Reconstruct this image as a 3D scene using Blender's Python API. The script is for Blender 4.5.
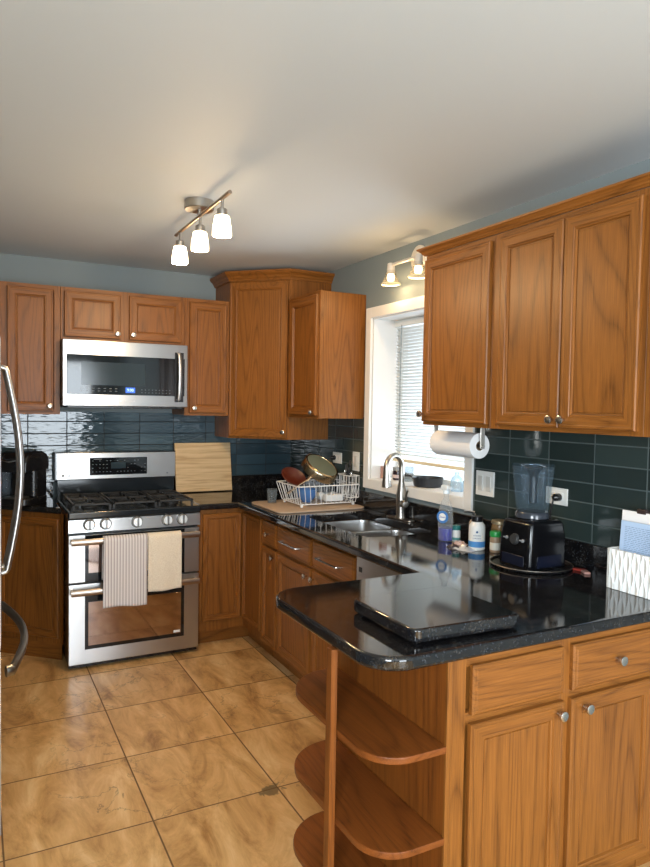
import bpy, bmesh, math, random
from mathutils import Vector, Matrix
random.seed(7)
SC = bpy.context.scene
COL = SC.collection
for o in list(bpy.data.objects): bpy.data.objects.remove(o)
R = math.radians

# ------------------------------------------------------------ camera
def make_camera():
    cam = bpy.data.cameras.new('camera'); co = bpy.data.objects.new('camera', cam); COL.objects.link(co)
    yaw, pit, rol, f = R(27.7007), R(-2.3716), R(0.9836), 674.83
    F = Vector((math.sin(yaw)*math.cos(pit), math.cos(yaw)*math.cos(pit), math.sin(pit)))
    r = Vector((math.cos(yaw), -math.sin(yaw), 0)); u = r.cross(F)
    r2 = r*math.cos(rol)+u*math.sin(rol); u2 = -r*math.sin(rol)+u*math.cos(rol)
    m = Matrix((r2, u2, -F)).transposed().to_4x4(); m.translation = Vector((-2.1688, -4.6856, 1.5396))
    co.matrix_world = m
    cam.sensor_fit = 'VERTICAL'; cam.sensor_height = 36.0; cam.lens = f*36.0/867.0
    cam.clip_start = .05
    SC.camera = co
make_camera()
# ------------------------------------------------------------ world, lights, exposure
SC.view_settings.view_transform = 'Standard'; SC.view_settings.look = 'None'
SC.view_settings.gamma = 1.0; SC.view_settings.use_curve_mapping = False
SC.view_settings.exposure = 0.20
W = bpy.data.worlds.new('sky'); SC.world = W; W.use_nodes = True
W.node_tree.nodes['Background'].inputs[0].default_value = (.74, .87, 1.0, 1)
W.node_tree.nodes['Background'].inputs[1].default_value = 1.9

def area(name, loc, rot, sx, sy, power, col, spread=180):
    l = bpy.data.lights.new(name, 'AREA'); l.shape = 'RECTANGLE'; l.size = sx; l.size_y = sy
    l.energy = power; l.color = col; l.spread = R(spread)
    o = bpy.data.objects.new(name, l); COL.objects.link(o); o.location = loc; o.rotation_euler = rot
    return o
# daylight entering through the big glazed openings of the dining end (behind the camera)
area('daylight_patio', (-1.15, -7.25, 1.15), (R(-90), 0, R(180)), 1.3, 2.0, 105, (.84, .93, 1.0))
area('daylight_side', (-3.15, -5.9, 1.5), (R(90), 0, R(-90)), 1.4, 1.2, 165, (.86, .94, 1.0))
# daylight through the sink window
area('daylight_sink_window', (.62, -1.62, 1.15), (R(122), 0, R(90)), 1.0, .9, 20, (.78, .90, 1.0))

# ------------------------------------------------------------ node helpers
def new_mat(name):
    m = bpy.data.materials.new(name); m.use_nodes = True
    nt = m.node_tree; b = nt.nodes['Principled BSDF']
    return m, nt, b
def N(nt, t, **kw):
    n = nt.nodes.new(t)
    for k, v in kw.items():
        if k.startswith('i_'): 
            key = k[2:]; key = int(key) if key.isdigit() else key.replace('_', ' ')
            n.inputs[key].default_value = v
        else: setattr(n, k, v)
    return n
def L(nt, a, b): nt.links.new(a, b)
def math_n(nt, op, a, b=None, c=None):
    n = nt.nodes.new('ShaderNodeMath'); n.operation = op
    for i, x in enumerate((a, b, c)):
        if x is None: continue
        if isinstance(x, (int, float)): n.inputs[i].default_value = x
        else: nt.links.new(x, n.inputs[i])
    return n.outputs[0]
def ramp(nt, fac, stops, interp='LINEAR'):
    r = nt.nodes.new('ShaderNodeValToRGB'); r.color_ramp.interpolation = interp
    e = r.color_ramp.elements
    while len(e) < len(stops): e.new(.5)
    for k, (p, c) in enumerate(stops):
        e[k].position = p; e[k].color = c if len(c) == 4 else (*c, 1)
    nt.links.new(fac, r.inputs[0]); return r.outputs[0]
def simple(name, col, rough=.5, metal=0, **kw):
    m, nt, b = new_mat(name)
    b.inputs['Base Color'].default_value = (*col, 1); b.inputs['Roughness'].default_value = rough
    b.inputs['Metallic'].default_value = metal
    # slight procedural variation
    tc = N(nt, 'ShaderNodeTexCoord'); no = N(nt, 'ShaderNodeTexNoise', i_Scale=35.0, i_Detail=2.0)
    L(nt, tc.outputs['Object'], no.inputs['Vector'])
    mr = N(nt, 'ShaderNodeMapRange', i_3=max(0, rough-.03), i_4=min(1, rough+.03))
    L(nt, no.outputs[0], mr.inputs[0]); L(nt, mr.outputs[0], b.inputs['Roughness'])
    for k, v in kw.items(): b.inputs[k.replace('_', ' ')].default_value = v
    return m
def emis(name, col, s):
    m, nt, b = new_mat(name); b.inputs['Base Color'].default_value = (*col, 1)
    b.inputs['Emission Color'].default_value = (*col, 1); b.inputs['Emission Strength'].default_value = s
    return m

def oak(name, axis, base=(.275, .100, .018), dark=(.048, .0125, .002), rough=.40):
    m, nt, b = new_mat(name)
    tc = N(nt, 'ShaderNodeTexCoord'); oi = N(nt, 'ShaderNodeObjectInfo')
    off = math_n(nt, 'MULTIPLY', oi.outputs['Random'], 23.0)
    add = N(nt, 'ShaderNodeVectorMath', operation='ADD')
    cx = N(nt, 'ShaderNodeCombineXYZ'); L(nt, off, cx.inputs[0]); L(nt, off, cx.inputs[1]); L(nt, off, cx.inputs[2])
    L(nt, tc.outputs['Object'], add.inputs[0]); L(nt, cx.outputs[0], add.inputs[1])
    sc = {'x': (.09, 1, 1), 'y': (1, .09, 1), 'z': (1, 1, .09)}[axis]
    mp = N(nt, 'ShaderNodeMapping'); mp.inputs['Scale'].default_value = sc
    L(nt, add.outputs[0], mp.inputs[0])
    n1 = N(nt, 'ShaderNodeTexNoise', i_Scale=5.0, i_Detail=1.5, i_Roughness=.4, i_Distortion=.25)
    L(nt, mp.outputs[0], n1.inputs['Vector'])
    rings = math_n(nt, 'PINGPONG', math_n(nt, 'MULTIPLY', n1.outputs[0], 42.0), 1.0)
    s2 = {'x': (.02, 1, 1), 'y': (1, .02, 1), 'z': (1, 1, .02)}[axis]
    mp2 = N(nt, 'ShaderNodeMapping'); mp2.inputs['Scale'].default_value = s2
    L(nt, add.outputs[0], mp2.inputs[0])
    n2 = N(nt, 'ShaderNodeTexNoise', i_Scale=300.0, i_Detail=3.0, i_Roughness=.7); L(nt, mp2.outputs[0], n2.inputs['Vector'])
    n3 = N(nt, 'ShaderNodeTexNoise', i_Scale=3.0, i_Detail=2.0); L(nt, mp.outputs[0], n3.inputs['Vector'])
    g = math_n(nt, 'POWER', rings, 3.0)
    g = math_n(nt, 'MULTIPLY', g, .32)
    g = math_n(nt, 'ADD', g, math_n(nt, 'MULTIPLY', n2.outputs[0], 1.25))
    g = math_n(nt, 'ADD', g, math_n(nt, 'MULTIPLY', n3.outputs[0], .18))
    g = math_n(nt, 'SUBTRACT', g, .46)
    mid = tuple((a*.62+c*.38) for a, c in zip(base, dark))
    c = ramp(nt, g, [(0.05, base), (.45, mid), (.95, dark)])
    L(nt, c, b.inputs['Base Color'])
    b.inputs['Roughness'].default_value = rough
    b.inputs['Coat Weight'].default_value = .04; b.inputs['Coat Roughness'].default_value = .25; b.inputs['Specular IOR Level'].default_value = .28
    bp = N(nt, 'ShaderNodeBump', i_Strength=.08, i_Distance=.001); L(nt, g, bp.inputs['Height']); L(nt, bp.outputs[0], b.inputs['Normal'])
    return m
OV, OH, OY = oak('oak_upright', 'z'), oak('oak_level', 'x'), oak('oak_deep', 'y')
OSH = oak('oak_shelf', 'y', (.225, .064, .011), (.065, .016, .004), .4)
OPL = oak('oak_panel', 'z', (.24, .072, .011), (.065, .017, .004), .4)

def granite():
    m, nt, b = new_mat('black_granite')
    tc = N(nt, 'ShaderNodeTexCoord')
    v = N(nt, 'ShaderNodeTexVoronoi', i_Scale=260.0); L(nt, tc.outputs['Object'], v.inputs['Vector'])
    v2 = N(nt, 'ShaderNodeTexNoise', i_Scale=150.0, i_Detail=4.0, i_Roughness=.7); L(nt, tc.outputs['Object'], v2.inputs['Vector'])
    v3 = N(nt, 'ShaderNodeTexNoise', i_Scale=22.0, i_Detail=3.0); L(nt, tc.outputs['Object'], v3.inputs['Vector'])
    a = math_n(nt, 'MULTIPLY', v2.outputs[0], math_n(nt, 'ADD', v3.outputs[0], .5))
    c1 = ramp(nt, a, [(.46, (.006, .006, .007)), (.58, (.014, .012, .011)), (.66, (.028, .024, .020)), (.78, (.055, .05, .046))])
    bw = N(nt, 'ShaderNodeSeparateColor'); L(nt, v.outputs['Color'], bw.inputs[0])
    sp = ramp(nt, bw.outputs[0], [(.92, (0, 0, 0)), (.97, (.028, .033, .04))])
    mx = N(nt, 'ShaderNodeMix', data_type='RGBA', blend_type='ADD'); mx.inputs[0].default_value = .8
    L(nt, c1, mx.inputs[6]); L(nt, sp, mx.inputs[7]); L(nt, mx.outputs[2], b.inputs['Base Color'])
    b.inputs['Roughness'].default_value = .05; b.inputs['IOR'].default_value = 1.58
    bp = N(nt, 'ShaderNodeBump', i_Strength=.10, i_Distance=.0006); L(nt, v2.outputs[0], bp.inputs['Height']); L(nt, bp.outputs[0], b.inputs['Normal'])
    return m
GR = granite()

def steel(name='stainless_steel', col=(.60, .60, .59), rough=.27, axis='x'):
    m, nt, b = new_mat(name)
    b.inputs['Base Color'].default_value = (*col, 1); b.inputs['Metallic'].default_value = 1
    tc = N(nt, 'ShaderNodeTexCoord'); mp = N(nt, 'ShaderNodeMapping')
    mp.inputs['Scale'].default_value = {'x': (6, 900, 900), 'y': (900, 6, 900), 'z': (900, 900, 6)}[axis]
    if axis == 'x':
        b.inputs['Anisotropic'].default_value = .8; tg = N(nt, 'ShaderNodeCombineXYZ'); tg.inputs[2].default_value = 1.0; L(nt, tg.outputs[0], b.inputs['Tangent'])
    L(nt, tc.outputs['Object'], mp.inputs[0])
    no = N(nt, 'ShaderNodeTexNoise', i_Scale=1.0, i_Detail=2.0); L(nt, mp.outputs[0], no.inputs['Vector'])
    mr = N(nt, 'ShaderNodeMapRange', i_3=rough-.02, i_4=rough+.02); L(nt, no.outputs[0], mr.inputs[0]); L(nt, mr.outputs[0], b.inputs['Roughness'])
    return m
SS = steel(col=(.50, .50, .50), rough=.30); SSB = steel('satin_nickel', (.44, .41, .37), .3, 'z'); SSK = steel('sink_steel', (.55, .55, .55), .32, 'y')
BRONZE = simple('warm_nickel', (.42, .34, .26), .32, 1)
CHROME = simple('chrome', (.75, .75, .75), .12, 1)

def grid_tile(name, ax, off_u, pu, off_v, pv, gw, tile, grout, rough, wavy, var=.25, vein=False):
    """tiles laid in a real grid; ax = the two axes of the surface"""
    m, nt, b = new_mat(name)
    tc = N(nt, 'ShaderNodeTexCoord'); sp = N(nt, 'ShaderNodeSeparateXYZ'); L(nt, tc.outputs['Object'], sp.inputs[0])
    u0, v0 = sp.outputs['XYZ'.index(ax[0])], sp.outputs['XYZ'.index(ax[1])]
    U = math_n(nt, 'DIVIDE', math_n(nt, 'SUBTRACT', u0, off_u), pu); V = math_n(nt, 'DIVIDE', math_n(nt, 'SUBTRACT', v0, off_v), pv)
    def edge(c, p):
        f = math_n(nt, 'FRACT', c); d = math_n(nt, 'MINIMUM', f, math_n(nt, 'SUBTRACT', 1.0, f))
        return math_n(nt, 'MULTIPLY', d, p)
    d = math_n(nt, 'MINIMUM', edge(U, pu), edge(V, pv))
    mask = N(nt, 'ShaderNodeMapRange', i_1=gw*.5, i_2=gw*.5+.0012); L(nt, d, mask.inputs[0])   # 0 grout, 1 tile
    cell = N(nt, 'ShaderNodeCombineXYZ'); L(nt, math_n(nt, 'FLOOR', U), cell.inputs[0]); L(nt, math_n(nt, 'FLOOR', V), cell.inputs[1])
    wn = N(nt, 'ShaderNodeTexWhiteNoise', noise_dimensions='3D'); L(nt, cell.outputs[0], wn.inputs['Vector'])
    height = mask.outputs[0]
    if vein:
        ofs = N(nt, 'ShaderNodeVectorMath', operation='MULTIPLY'); L(nt, wn.outputs['Color'], ofs.inputs[0]); ofs.inputs[1].default_value = (9, 9, 9)
        ad = N(nt, 'ShaderNodeVectorMath', operation='ADD'); L(nt, tc.outputs['Object'], ad.inputs[0]); L(nt, ofs.outputs[0], ad.inputs[1])
        n1 = N(nt, 'ShaderNodeTexNoise', i_Scale=3.2, i_Detail=10.0, i_Roughness=.68, i_Distortion=.7); 
        mp = N(nt, 'ShaderNodeMapping'); mp.inputs['Scale'].default_value = (2.3, .75, 1); mp.inputs['Rotation'].default_value = (0, 0, .25)
        L(nt, ad.outputs[0], mp.inputs[0]); L(nt, mp.outputs[0], n1.inputs['Vector'])
        c = ramp(nt, n1.outputs[0], [(.34, (.34, .165, .052)), (.44, (.55, .31, .115)), (.54, (.68, .41, .17)), (.66, (.80, .55, .27))])
        n2 = N(nt, 'ShaderNodeTexNoise', i_Scale=3.4, i_Detail=7.0, i_Roughness=.6, i_Distortion=.5); L(nt, ad.outputs[0], n2.inputs['Vector'])
        vd = math_n(nt, 'ABSOLUTE', math_n(nt, 'SUBTRACT', n2.outputs[0], .5))
        n3 = N(nt, 'ShaderNodeTexNoise', i_Scale=1.8, i_Detail=1.0); L(nt, ad.outputs[0], n3.inputs['Vector'])
        gate = N(nt, 'ShaderNodeMapRange', i_1=.42, i_2=.60); L(nt, n3.outputs[0], gate.inputs[0])
        vm = N(nt, 'ShaderNodeMapRange', i_1=0.0, i_2=.009, i_3=1.0, i_4=0.0); L(nt, vd, vm.inputs[0])
        vf = math_n(nt, 'MULTIPLY', math_n(nt, 'MULTIPLY', vm.outputs[0], gate.outputs[0]), .6)
        mv = N(nt, 'ShaderNodeMix', data_type='RGBA'); L(nt, vf, mv.inputs[0]); L(nt, c, mv.inputs[6]); mv.inputs[7].default_value = (.10, .05, .02, 1)
        # chipped dark patch in one tile corner
        cd_ = N(nt, 'ShaderNodeVectorMath', operation='SUBTRACT'); L(nt, tc.outputs['Object'], cd_.inputs[0]); cd_.inputs[1].default_value = (-1.105, -2.262, 0)
        cs = N(nt, 'ShaderNodeVectorMath', operation='MULTIPLY'); L(nt, cd_.outputs[0], cs.inputs[0]); cs.inputs[1].default_value = (17, 26, 0)
        cl = N(nt, 'ShaderNodeVectorMath', operation='LENGTH'); L(nt, cs.outputs[0], cl.inputs[0])
        n5 = N(nt, 'ShaderNodeTexNoise', i_Scale=22.0, i_Detail=3.0, i_Distortion=1.0); L(nt, tc.outputs['Object'], n5.inputs['Vector'])
        cm_ = N(nt, 'ShaderNodeMapRange', i_1=1.9, i_2=2.1, i_3=1.0, i_4=0.0); L(nt, math_n(nt, 'ADD', cl.outputs['Value'], math_n(nt, 'MULTIPLY', n5.outputs[0], 2.4)), cm_.inputs[0])
        mv2 = N(nt, 'ShaderNodeMix', data_type='RGBA'); L(nt, math_n(nt, 'MULTIPLY', cm_.outputs[0], .8), mv2.inputs[0]); L(nt, mv.outputs[2], mv2.inputs[6]); mv2.inputs[7].default_value = (.13, .095, .045, 1)
        tilec = mv2.outputs[2]
    else:
        hsv = N(nt, 'ShaderNodeHueSaturation'); hsv.inputs['Color'].default_value = (*tile, 1)
        mr = N(nt, 'ShaderNodeMapRange', i_3=1-var, i_4=1+var); L(nt, wn.outputs['Value'], mr.inputs[0]); L(nt, mr.outputs[0], hsv.inputs['Value'])
        tilec = hsv.outputs[0]
    mx = N(nt, 'ShaderNodeMix', data_type='RGBA'); L(nt, mask.outputs[0], mx.inputs[0]); mx.inputs[6].default_value = (*grout, 1); L(nt, tilec, mx.inputs[7])
    L(nt, mx.outputs[2], b.inputs['Base Color'])
    rr = N(nt, 'ShaderNodeMapRange', i_3=.8, i_4=rough); L(nt, mask.outputs[0], rr.inputs[0]); L(nt, rr.outputs[0], b.inputs['Roughness'])
    bp = N(nt, 'ShaderNodeBump', i_Strength=.6, i_Distance=.0015); L(nt, height, bp.inputs['Height'])
    nw = N(nt, 'ShaderNodeTexNoise', i_Scale=wavy[0], i_Detail=1.0); mw = N(nt, 'ShaderNodeMapping'); mw.inputs['Scale'].default_value = (.35, .35, 1.8) if not vein else (1, 1, 1); L(nt, tc.outputs['Object'], mw.inputs[0]); L(nt, mw.outputs[0], nw.inputs['Vector'])
    bp2 = N(nt, 'ShaderNodeBump', i_Strength=wavy[1], i_Distance=wavy[2]); L(nt, nw.outputs[0], bp2.inputs['Height']); L(nt, bp.outputs[0], bp2.inputs['Normal'])
    L(nt, bp2.outputs[0], b.inputs['Normal'])
    return m
FLOOR = grid_tile('marbled_floor_tile', 'XY', -1.58, .4975, -1.757, .4985, .005, None, (.17, .09, .035), .32, (3, .12, .01), vein=True)
GT_B = grid_tile('glass_tile_back', 'XZ', -1.615, .234, 1.0145, .0785, .004, (.040, .070, .088), (.010, .014, .016), .05, (40, .6, .0026))
GT_R = grid_tile('glass_tile_right', 'YZ', -3.079, .2355, 1.0145, .0785, .0035, (.026, .039, .037), (.075, .10, .10), .10, (14, .2, .0012))

def paint(name, col, rough=.7):
    m, nt, b = new_mat(name); b.inputs['Base Color'].default_value = (*col, 1); b.inputs['Roughness'].default_value = rough
    tc = N(nt, 'ShaderNodeTexCoord'); no = N(nt, 'ShaderNodeTexNoise', i_Scale=140.0, i_Detail=3.0); L(nt, tc.outputs['Object'], no.inputs['Vector'])
    bp = N(nt, 'ShaderNodeBump', i_Strength=.08, i_Distance=.001); L(nt, no.outputs[0], bp.inputs['Height']); L(nt, bp.outputs[0], b.inputs['Normal'])
    return m
WALLP = paint('blue_grey_paint', (.200, .240, .252)); CEILP = paint('ceiling_white', (.59, .63, .645)); TRIMP = paint('white_trim_paint', (.78, .77, .74), .4)
BLACK = simple('black_plastic', (.007, .007, .008), .28); BLKGL = simple('black_glass', (.006, .008, .010), .05)
BLKEN = simple('black_enamel', (.010, .014, .018), .12); IRON = simple('cast_iron', (.018, .018, .018), .55)
WHITE = simple('white_plastic', (.75, .75, .72), .4); WIRE = simple('white_coated_wire', (.78, .77, .75), .35)
GLASS = simple('clear_glass', (.95, .97, .97), .02, 0, Transmission_Weight=1.0, IOR=1.45)
def thin_clear(name, tint, mixf=.25, rough=.05):
    m, nt, b = new_mat(name); out = nt.nodes['Material Output']
    b.inputs['Base Color'].default_value = (*tint, 1); b.inputs['Roughness'].default_value = rough
    tr = N(nt, 'ShaderNodeBsdfTransparent'); tr.inputs[0].default_value = (*[min(1, .80+.20*t) for t in tint], 1)
    lw = N(nt, 'ShaderNodeLayerWeight', i_Blend=.35); mr = N(nt, 'ShaderNodeMapRange', i_3=mixf*.6, i_4=min(1, mixf*2.4)); L(nt, lw.outputs['Facing'], mr.inputs[0])
    mx = N(nt, 'ShaderNodeMixShader'); L(nt, mr.outputs[0], mx.inputs[0]); L(nt, tr.outputs[0], mx.inputs[1]); L(nt, b.outputs[0], mx.inputs[2]); L(nt, mx.outputs[0], out.inputs[0])
    return m
CLEAR = thin_clear('clear_plastic', (.34, .42, .47), .12)
PANE = thin_clear('window_glass', (.95, .98, 1.0), .04, .02)

# ------------------------------------------------------------ mesh builder
def area2(p): return sum(p[i-1][0]*p[i][1]-p[i][0]*p[i-1][1] for i in range(len(p)))
class MB:
    def __init__(s): s.bm = bmesh.new(); s.mi = 0
    def _fin(s, faces):
        for f in faces: f.material_index = s.mi
    def box(s, x0, x1, y0, y1, z0, z1, bev=0, seg=2, M=None):
        t = bmesh.new()
        vs = [t.verts.new((x, y, z)) for x in (x0, x1) for y in (y0, y1) for z in (z0, z1)]
        for q in ((0,1,3,2),(4,6,7,5),(0,4,5,1),(2,3,7,6),(0,2,6,4),(1,5,7,3)): t.faces.new([vs[i] for i in q])
        if bev: bmesh.ops.bevel(t, geom=t.edges[:], offset=bev, segments=seg, affect='EDGES', profile=.5)
        bmesh.ops.recalc_face_normals(t, faces=t.faces[:])
        s.merge(t, M); return s
    def merge(s, t, M=None):
        if M is not None: t.transform(M)
        mp = {}
        for v in t.verts: mp[v] = s.bm.verts.new(v.co)
        for f in t.faces:
            try: nf = s.bm.faces.new([mp[v] for v in f.verts]); nf.material_index = s.mi
            except ValueError: pass
        t.free()
    def lathe(s, prof, c=(0,0,0), axis=(0,0,1), seg=28, cap=True, M=None, sx=1, sy=1):
        t = bmesh.new(); rings = []
        for r, z in prof:
            if r < 1e-6: rings.append([t.verts.new((0, 0, z))])
            else: rings.append([t.verts.new((r*sx*math.cos(2*math.pi*k/seg), r*sy*math.sin(2*math.pi*k/seg), z)) for k in range(seg)])
        for a, b in zip(rings, rings[1:]):
            for k in range(seg):
                k2 = (k+1) % seg
                if len(a) == 1 and len(b) == 1: continue
                if len(a) == 1: t.faces.new((a[0], b[k], b[k2]))
                elif len(b) == 1: t.faces.new((a[k], a[k2], b[0]))
                else: t.faces.new((a[k], a[k2], b[k2], b[k]))
        if cap:
            for rg in (rings[0], rings[-1]):
                if len(rg) > 2: t.faces.new(rg)
        bmesh.ops.recalc_face_normals(t, faces=t.faces[:])
        q = Vector((0,0,1)).rotation_difference(Vector(axis).normalized()).to_matrix().to_4x4()
        t.transform(Matrix.Translation(Vector(c)) @ q); s.merge(t, M); return s
    def cyl(s, p0, p1, r, r1=None, seg=20, bev=0, M=None):
        p0, p1 = Vector(p0), Vector(p1); h = (p1-p0).length; r1 = r if r1 is None else r1
        prof = [(r, 0), (r1, h)] if not bev else [(r-bev, 0), (r, bev), (r1, h-bev), (r1-bev, h)]
        return s.lathe(prof, p0, p1-p0, seg, True, M)
    def tube(s, pts, r, seg=8, closed=False, M=None, flat=None):
        pts = [Vector(p) for p in pts]; n = len(pts); t = bmesh.new(); rings = []
        rr = r if isinstance(r, (list, tuple)) else [r]*n
        up = None
        for i, p in enumerate(pts):
            a = pts[(i-1) % n] if (i > 0 or closed) else p; b = pts[(i+1) % n] if (i < n-1 or closed) else p
            d = (b-a).normalized()
            if up is None:
                up = Vector((0,0,1)) if abs(d.z) < .9 else Vector((1,0,0))
            sd = d.cross(up); sd = sd.normalized() if sd.length > 1e-6 else Vector((1,0,0)); up = sd.cross(d).normalized()
            fs, fu = (flat or (1, 1))
            rings.append([t.verts.new(p + (sd*math.cos(2*math.pi*k/seg)*fs + up*math.sin(2*math.pi*k/seg)*fu)*rr[i]) for k in range(seg)])
        m = n if closed else n-1
        for i in range(m):
            a, b = rings[i], rings[(i+1) % n]
            for k in range(seg): t.faces.new((a[k], a[(k+1) % seg], b[(k+1) % seg], b[k]))
        if not closed: t.faces.new(rings[0]); t.faces.new(rings[-1])
        bmesh.ops.recalc_face_normals(t, faces=t.faces[:]); s.merge(t, M); return s
    def slab(s, outer, z0, z1, r=.0, holes=(), steps=4, M=None):
        """extruded polygon (CCW) with rounded rims and holes"""
        t = bmesh.new()
        def ring(poly, off, z):
            n = len(poly); out = []
            for i in range(n):
                p0, p, p1 = Vector(poly[i-1]), Vector(poly[i]), Vector(poly[(i+1) % n])
                d0 = (p-p0).normalized(); d1 = (p1-p).normalized()
                n0, n1 = Vector((-d0.y, d0.x)), Vector((-d1.y, d1.x)); b = n0+n1
                k = b.dot(n0); b = b/k if abs(k) > .2 else n0
                q = p + b*off; out.append(t.verts.new((q.x, q.y, z)))
            return out
        lv = [(0, z0), (0, z1)]
        if r:
            lv = [(r*(1-math.sin(a)), z0+r*(1-math.cos(a))) for a in [math.pi/2*k/steps for k in range(steps+1)]]
            lv += [(r*(1-math.sin(a)), z1-r*(1-math.cos(a))) for a in [math.pi/2*k/steps for k in range(steps, -1, -1)]]
            lv = [(r+.0015, z0)] + lv + [(r+.0015, z1)]
        bots, tops = [], []
        for pi, poly in enumerate([outer]+list(holes)):
            rs = [ring(poly, o if pi == 0 else 0 if not r else o*.35, z) for o, z in lv] if pi == 0 else [ring(poly, 0, z0), ring(poly, 0, z1)]
            for a, b in zip(rs, rs[1:]):
                for k in range(len(a)): t.faces.new((a[k], a[(k+1) % len(a)], b[(k+1) % len(a)], b[k]))
            bots.append(rs[0]); tops.append(rs[-1])
        for loops in (bots, tops):
            if len(loops) == 1: t.faces.new(loops[0]); continue
            es = []
            for lp in loops:
                for k in range(len(lp)):
                    e = t.edges.get((lp[k], lp[(k+1) % len(lp)])); es.append(e)
            bmesh.ops.triangle_fill(t, use_beauty=True, edges=es)
        bmesh.ops.recalc_face_normals(t, faces=t.faces[:]); s.merge(t, M); return s
    def sweep(s, prof, path, closed=False, M=None):
        """profile [(out,z)] swept along a level polyline; out is to the right of travel"""
        t = bmesh.new(); n = len(path); rings = []
        for i in range(n):
            p = Vector(path[i]); d0 = (p-Vector(path[i-1])).normalized() if i > 0 else None
            d1 = (Vector(path[i+1])-p).normalized() if i < n-1 else None
            d0 = d0 or d1; d1 = d1 or d0
            n0, n1 = Vector((d0.y, -d0.x)), Vector((d1.y, -d1.x)); b = n0+n1; b = b/b.dot(n0)
            rings.append([t.verts.new((p.x+b.x*o, p.y+b.y*o, z)) for o, z in prof])
        m = len(prof)
        for a, b in zip(rings, rings[1:]):
            for k in range(m): t.faces.new((a[k], a[(k+1) % m], b[(k+1) % m], b[k]))
        t.faces.new(rings[0]); t.faces.new(rings[-1])
        bmesh.ops.recalc_face_normals(t, faces=t.faces[:]); s.merge(t, M); return s
    def grid(s, fn, nu, nv, M=None):
        t = bmesh.new(); g = [[t.verts.new(fn(i/nu, j/nv)) for j in range(nv+1)] for i in range(nu+1)]
        for i in range(nu):
            for j in range(nv): t.faces.new((g[i][j], g[i+1][j], g[i+1][j+1], g[i][j+1]))
        s.merge(t, M); return s

def rrect(x0, x1, y0, y1, r, seg=6):
    out = []
    for cx, cy, a0 in ((x1-r, y0+r, -90), (x1-r, y1-r, 0), (x0+r, y1-r, 90), (x0+r, y0+r, 180)):
        for k in range(seg+1):
            a = R(a0+90*k/seg); out.append((cx+r*math.cos(a), cy+r*math.sin(a)))
    return out
INV = {}
def thing(name, label, cat, loc=(0,0,0), rotz=0, group=None, local=False):
    o = bpy.data.objects.new(name, None); COL.objects.link(o); o.empty_display_size = .1
    o.location = loc; o.rotation_euler = (0, 0, rotz); o['label'] = label; o['category'] = cat
    if group: o['group'] = group
    INV[o.name] = Matrix.Identity(4) if local else (Matrix.Translation(Vector(loc)) @ Matrix.Rotation(rotz, 4, 'Z')).inverted()
    return o
def root_of(o):
    while o.parent: o = o.parent
    return o
def finish(mb, name, mats, M=None, smooth=True):
    me = bpy.data.meshes.new(name)
    if M is not None: mb.bm.transform(M)
    mb.bm.to_mesh(me); mb.bm.free()
    for m in (mats if isinstance(mats, (list, tuple)) else [mats]): me.materials.append(m)
    if smooth:
        me.shade_smooth(); me.set_sharp_from_angle(angle=R(38))
    o = bpy.data.objects.new(name, me); COL.objects.link(o)
    if smooth:
        wn = o.modifiers.new('normals', 'WEIGHTED_NORMAL'); wn.keep_sharp = True; wn.weight = 80
    return o
def part(name, mb, mats, parent, label=None, smooth=True):
    o = finish(mb, name, mats, INV[root_of(parent).name], smooth); o.parent = parent
    if label: o['label'] = label
    return o
def single(name, mb, mats, label, cat, loc=(0,0,0), group=None, smooth=True):
    """a thing that is one mesh, origin moved to its base"""
    o = finish(mb, name, mats, Matrix.Translation(-Vector(loc)), smooth); o.location = loc
    o['label'] = label; o['category'] = cat
    if group: o['group'] = group
    return o
def struct(name, mb, mats, smooth=False):
    o = finish(mb, name, mats, None, smooth); o['kind'] = 'structure'; return o
def text_mesh(body, size, M, ext=.0004):
    cu = bpy.data.curves.new('t', 'FONT'); cu.body = body; cu.size = size; cu.extrude = ext; cu.align_x = 'CENTER'; cu.align_y = 'CENTER'
    to = bpy.data.objects.new('t', cu); me = to.to_mesh(); t = bmesh.new(); t.from_mesh(me); to.to_mesh_clear()
    bpy.data.objects.remove(to); bpy.data.curves.remove(cu); t.transform(M); return t
def frame_M(origin, right, up):
    r, u = Vector(right).normalized(), Vector(up).normalized(); n = r.cross(u)
    m = Matrix((r, u, n)).transposed().to_4x4(); m.translation = Vector(origin); return m

# ------------------------------------------------------------ the room
H = 2.4485
struct('floor', MB().box(-3.3, .24, -7.6, .12, -.1, 0), FLOOR)
struct('ceiling', MB().box(-3.3, .24, -7.6, .12, H, H+.1), CEILP)
struct('wall_back', MB().box(-3.3, .24, 0, .12, 0, H), WALLP)
wr = MB()   # right wall with the sink window opening
OY0, OY1, OZ0, OZ1 = -2.07, -1.165, 1.095, 2.074
wr.box(0, .24, OY1, 0, 0, H); wr.box(0, .24, -7.6, OY0, 0, H); wr.box(0, .24, OY0, OY1, 0, OZ0); wr.box(0, .24, OY0, OY1, OZ1, H)
struct('wall_right', wr, WALLP)
wl = MB(); wl.box(-3.3, -3.2, -7.6, .12, 0, .85).box(-3.3, -3.2, -7.6, .12, 2.15, H).box(-3.3, -3.2, -5.1, .12, .85, 2.15).box(-3.3, -3.2, -7.6, -6.7, .85, 2.15)
struct('wall_left', wl, WALLP)
wf = MB(); wf.box(-3.3, -1.85, -7.7, -7.6, 0, H).box(-.45, .24, -7.7, -7.6, 0, H).box(-1.85, -.45, -7.7, -7.6, 2.15, H)
struct('wall_front', wf, WALLP)

def sky_window(name, fm, pm):
    pass
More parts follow.
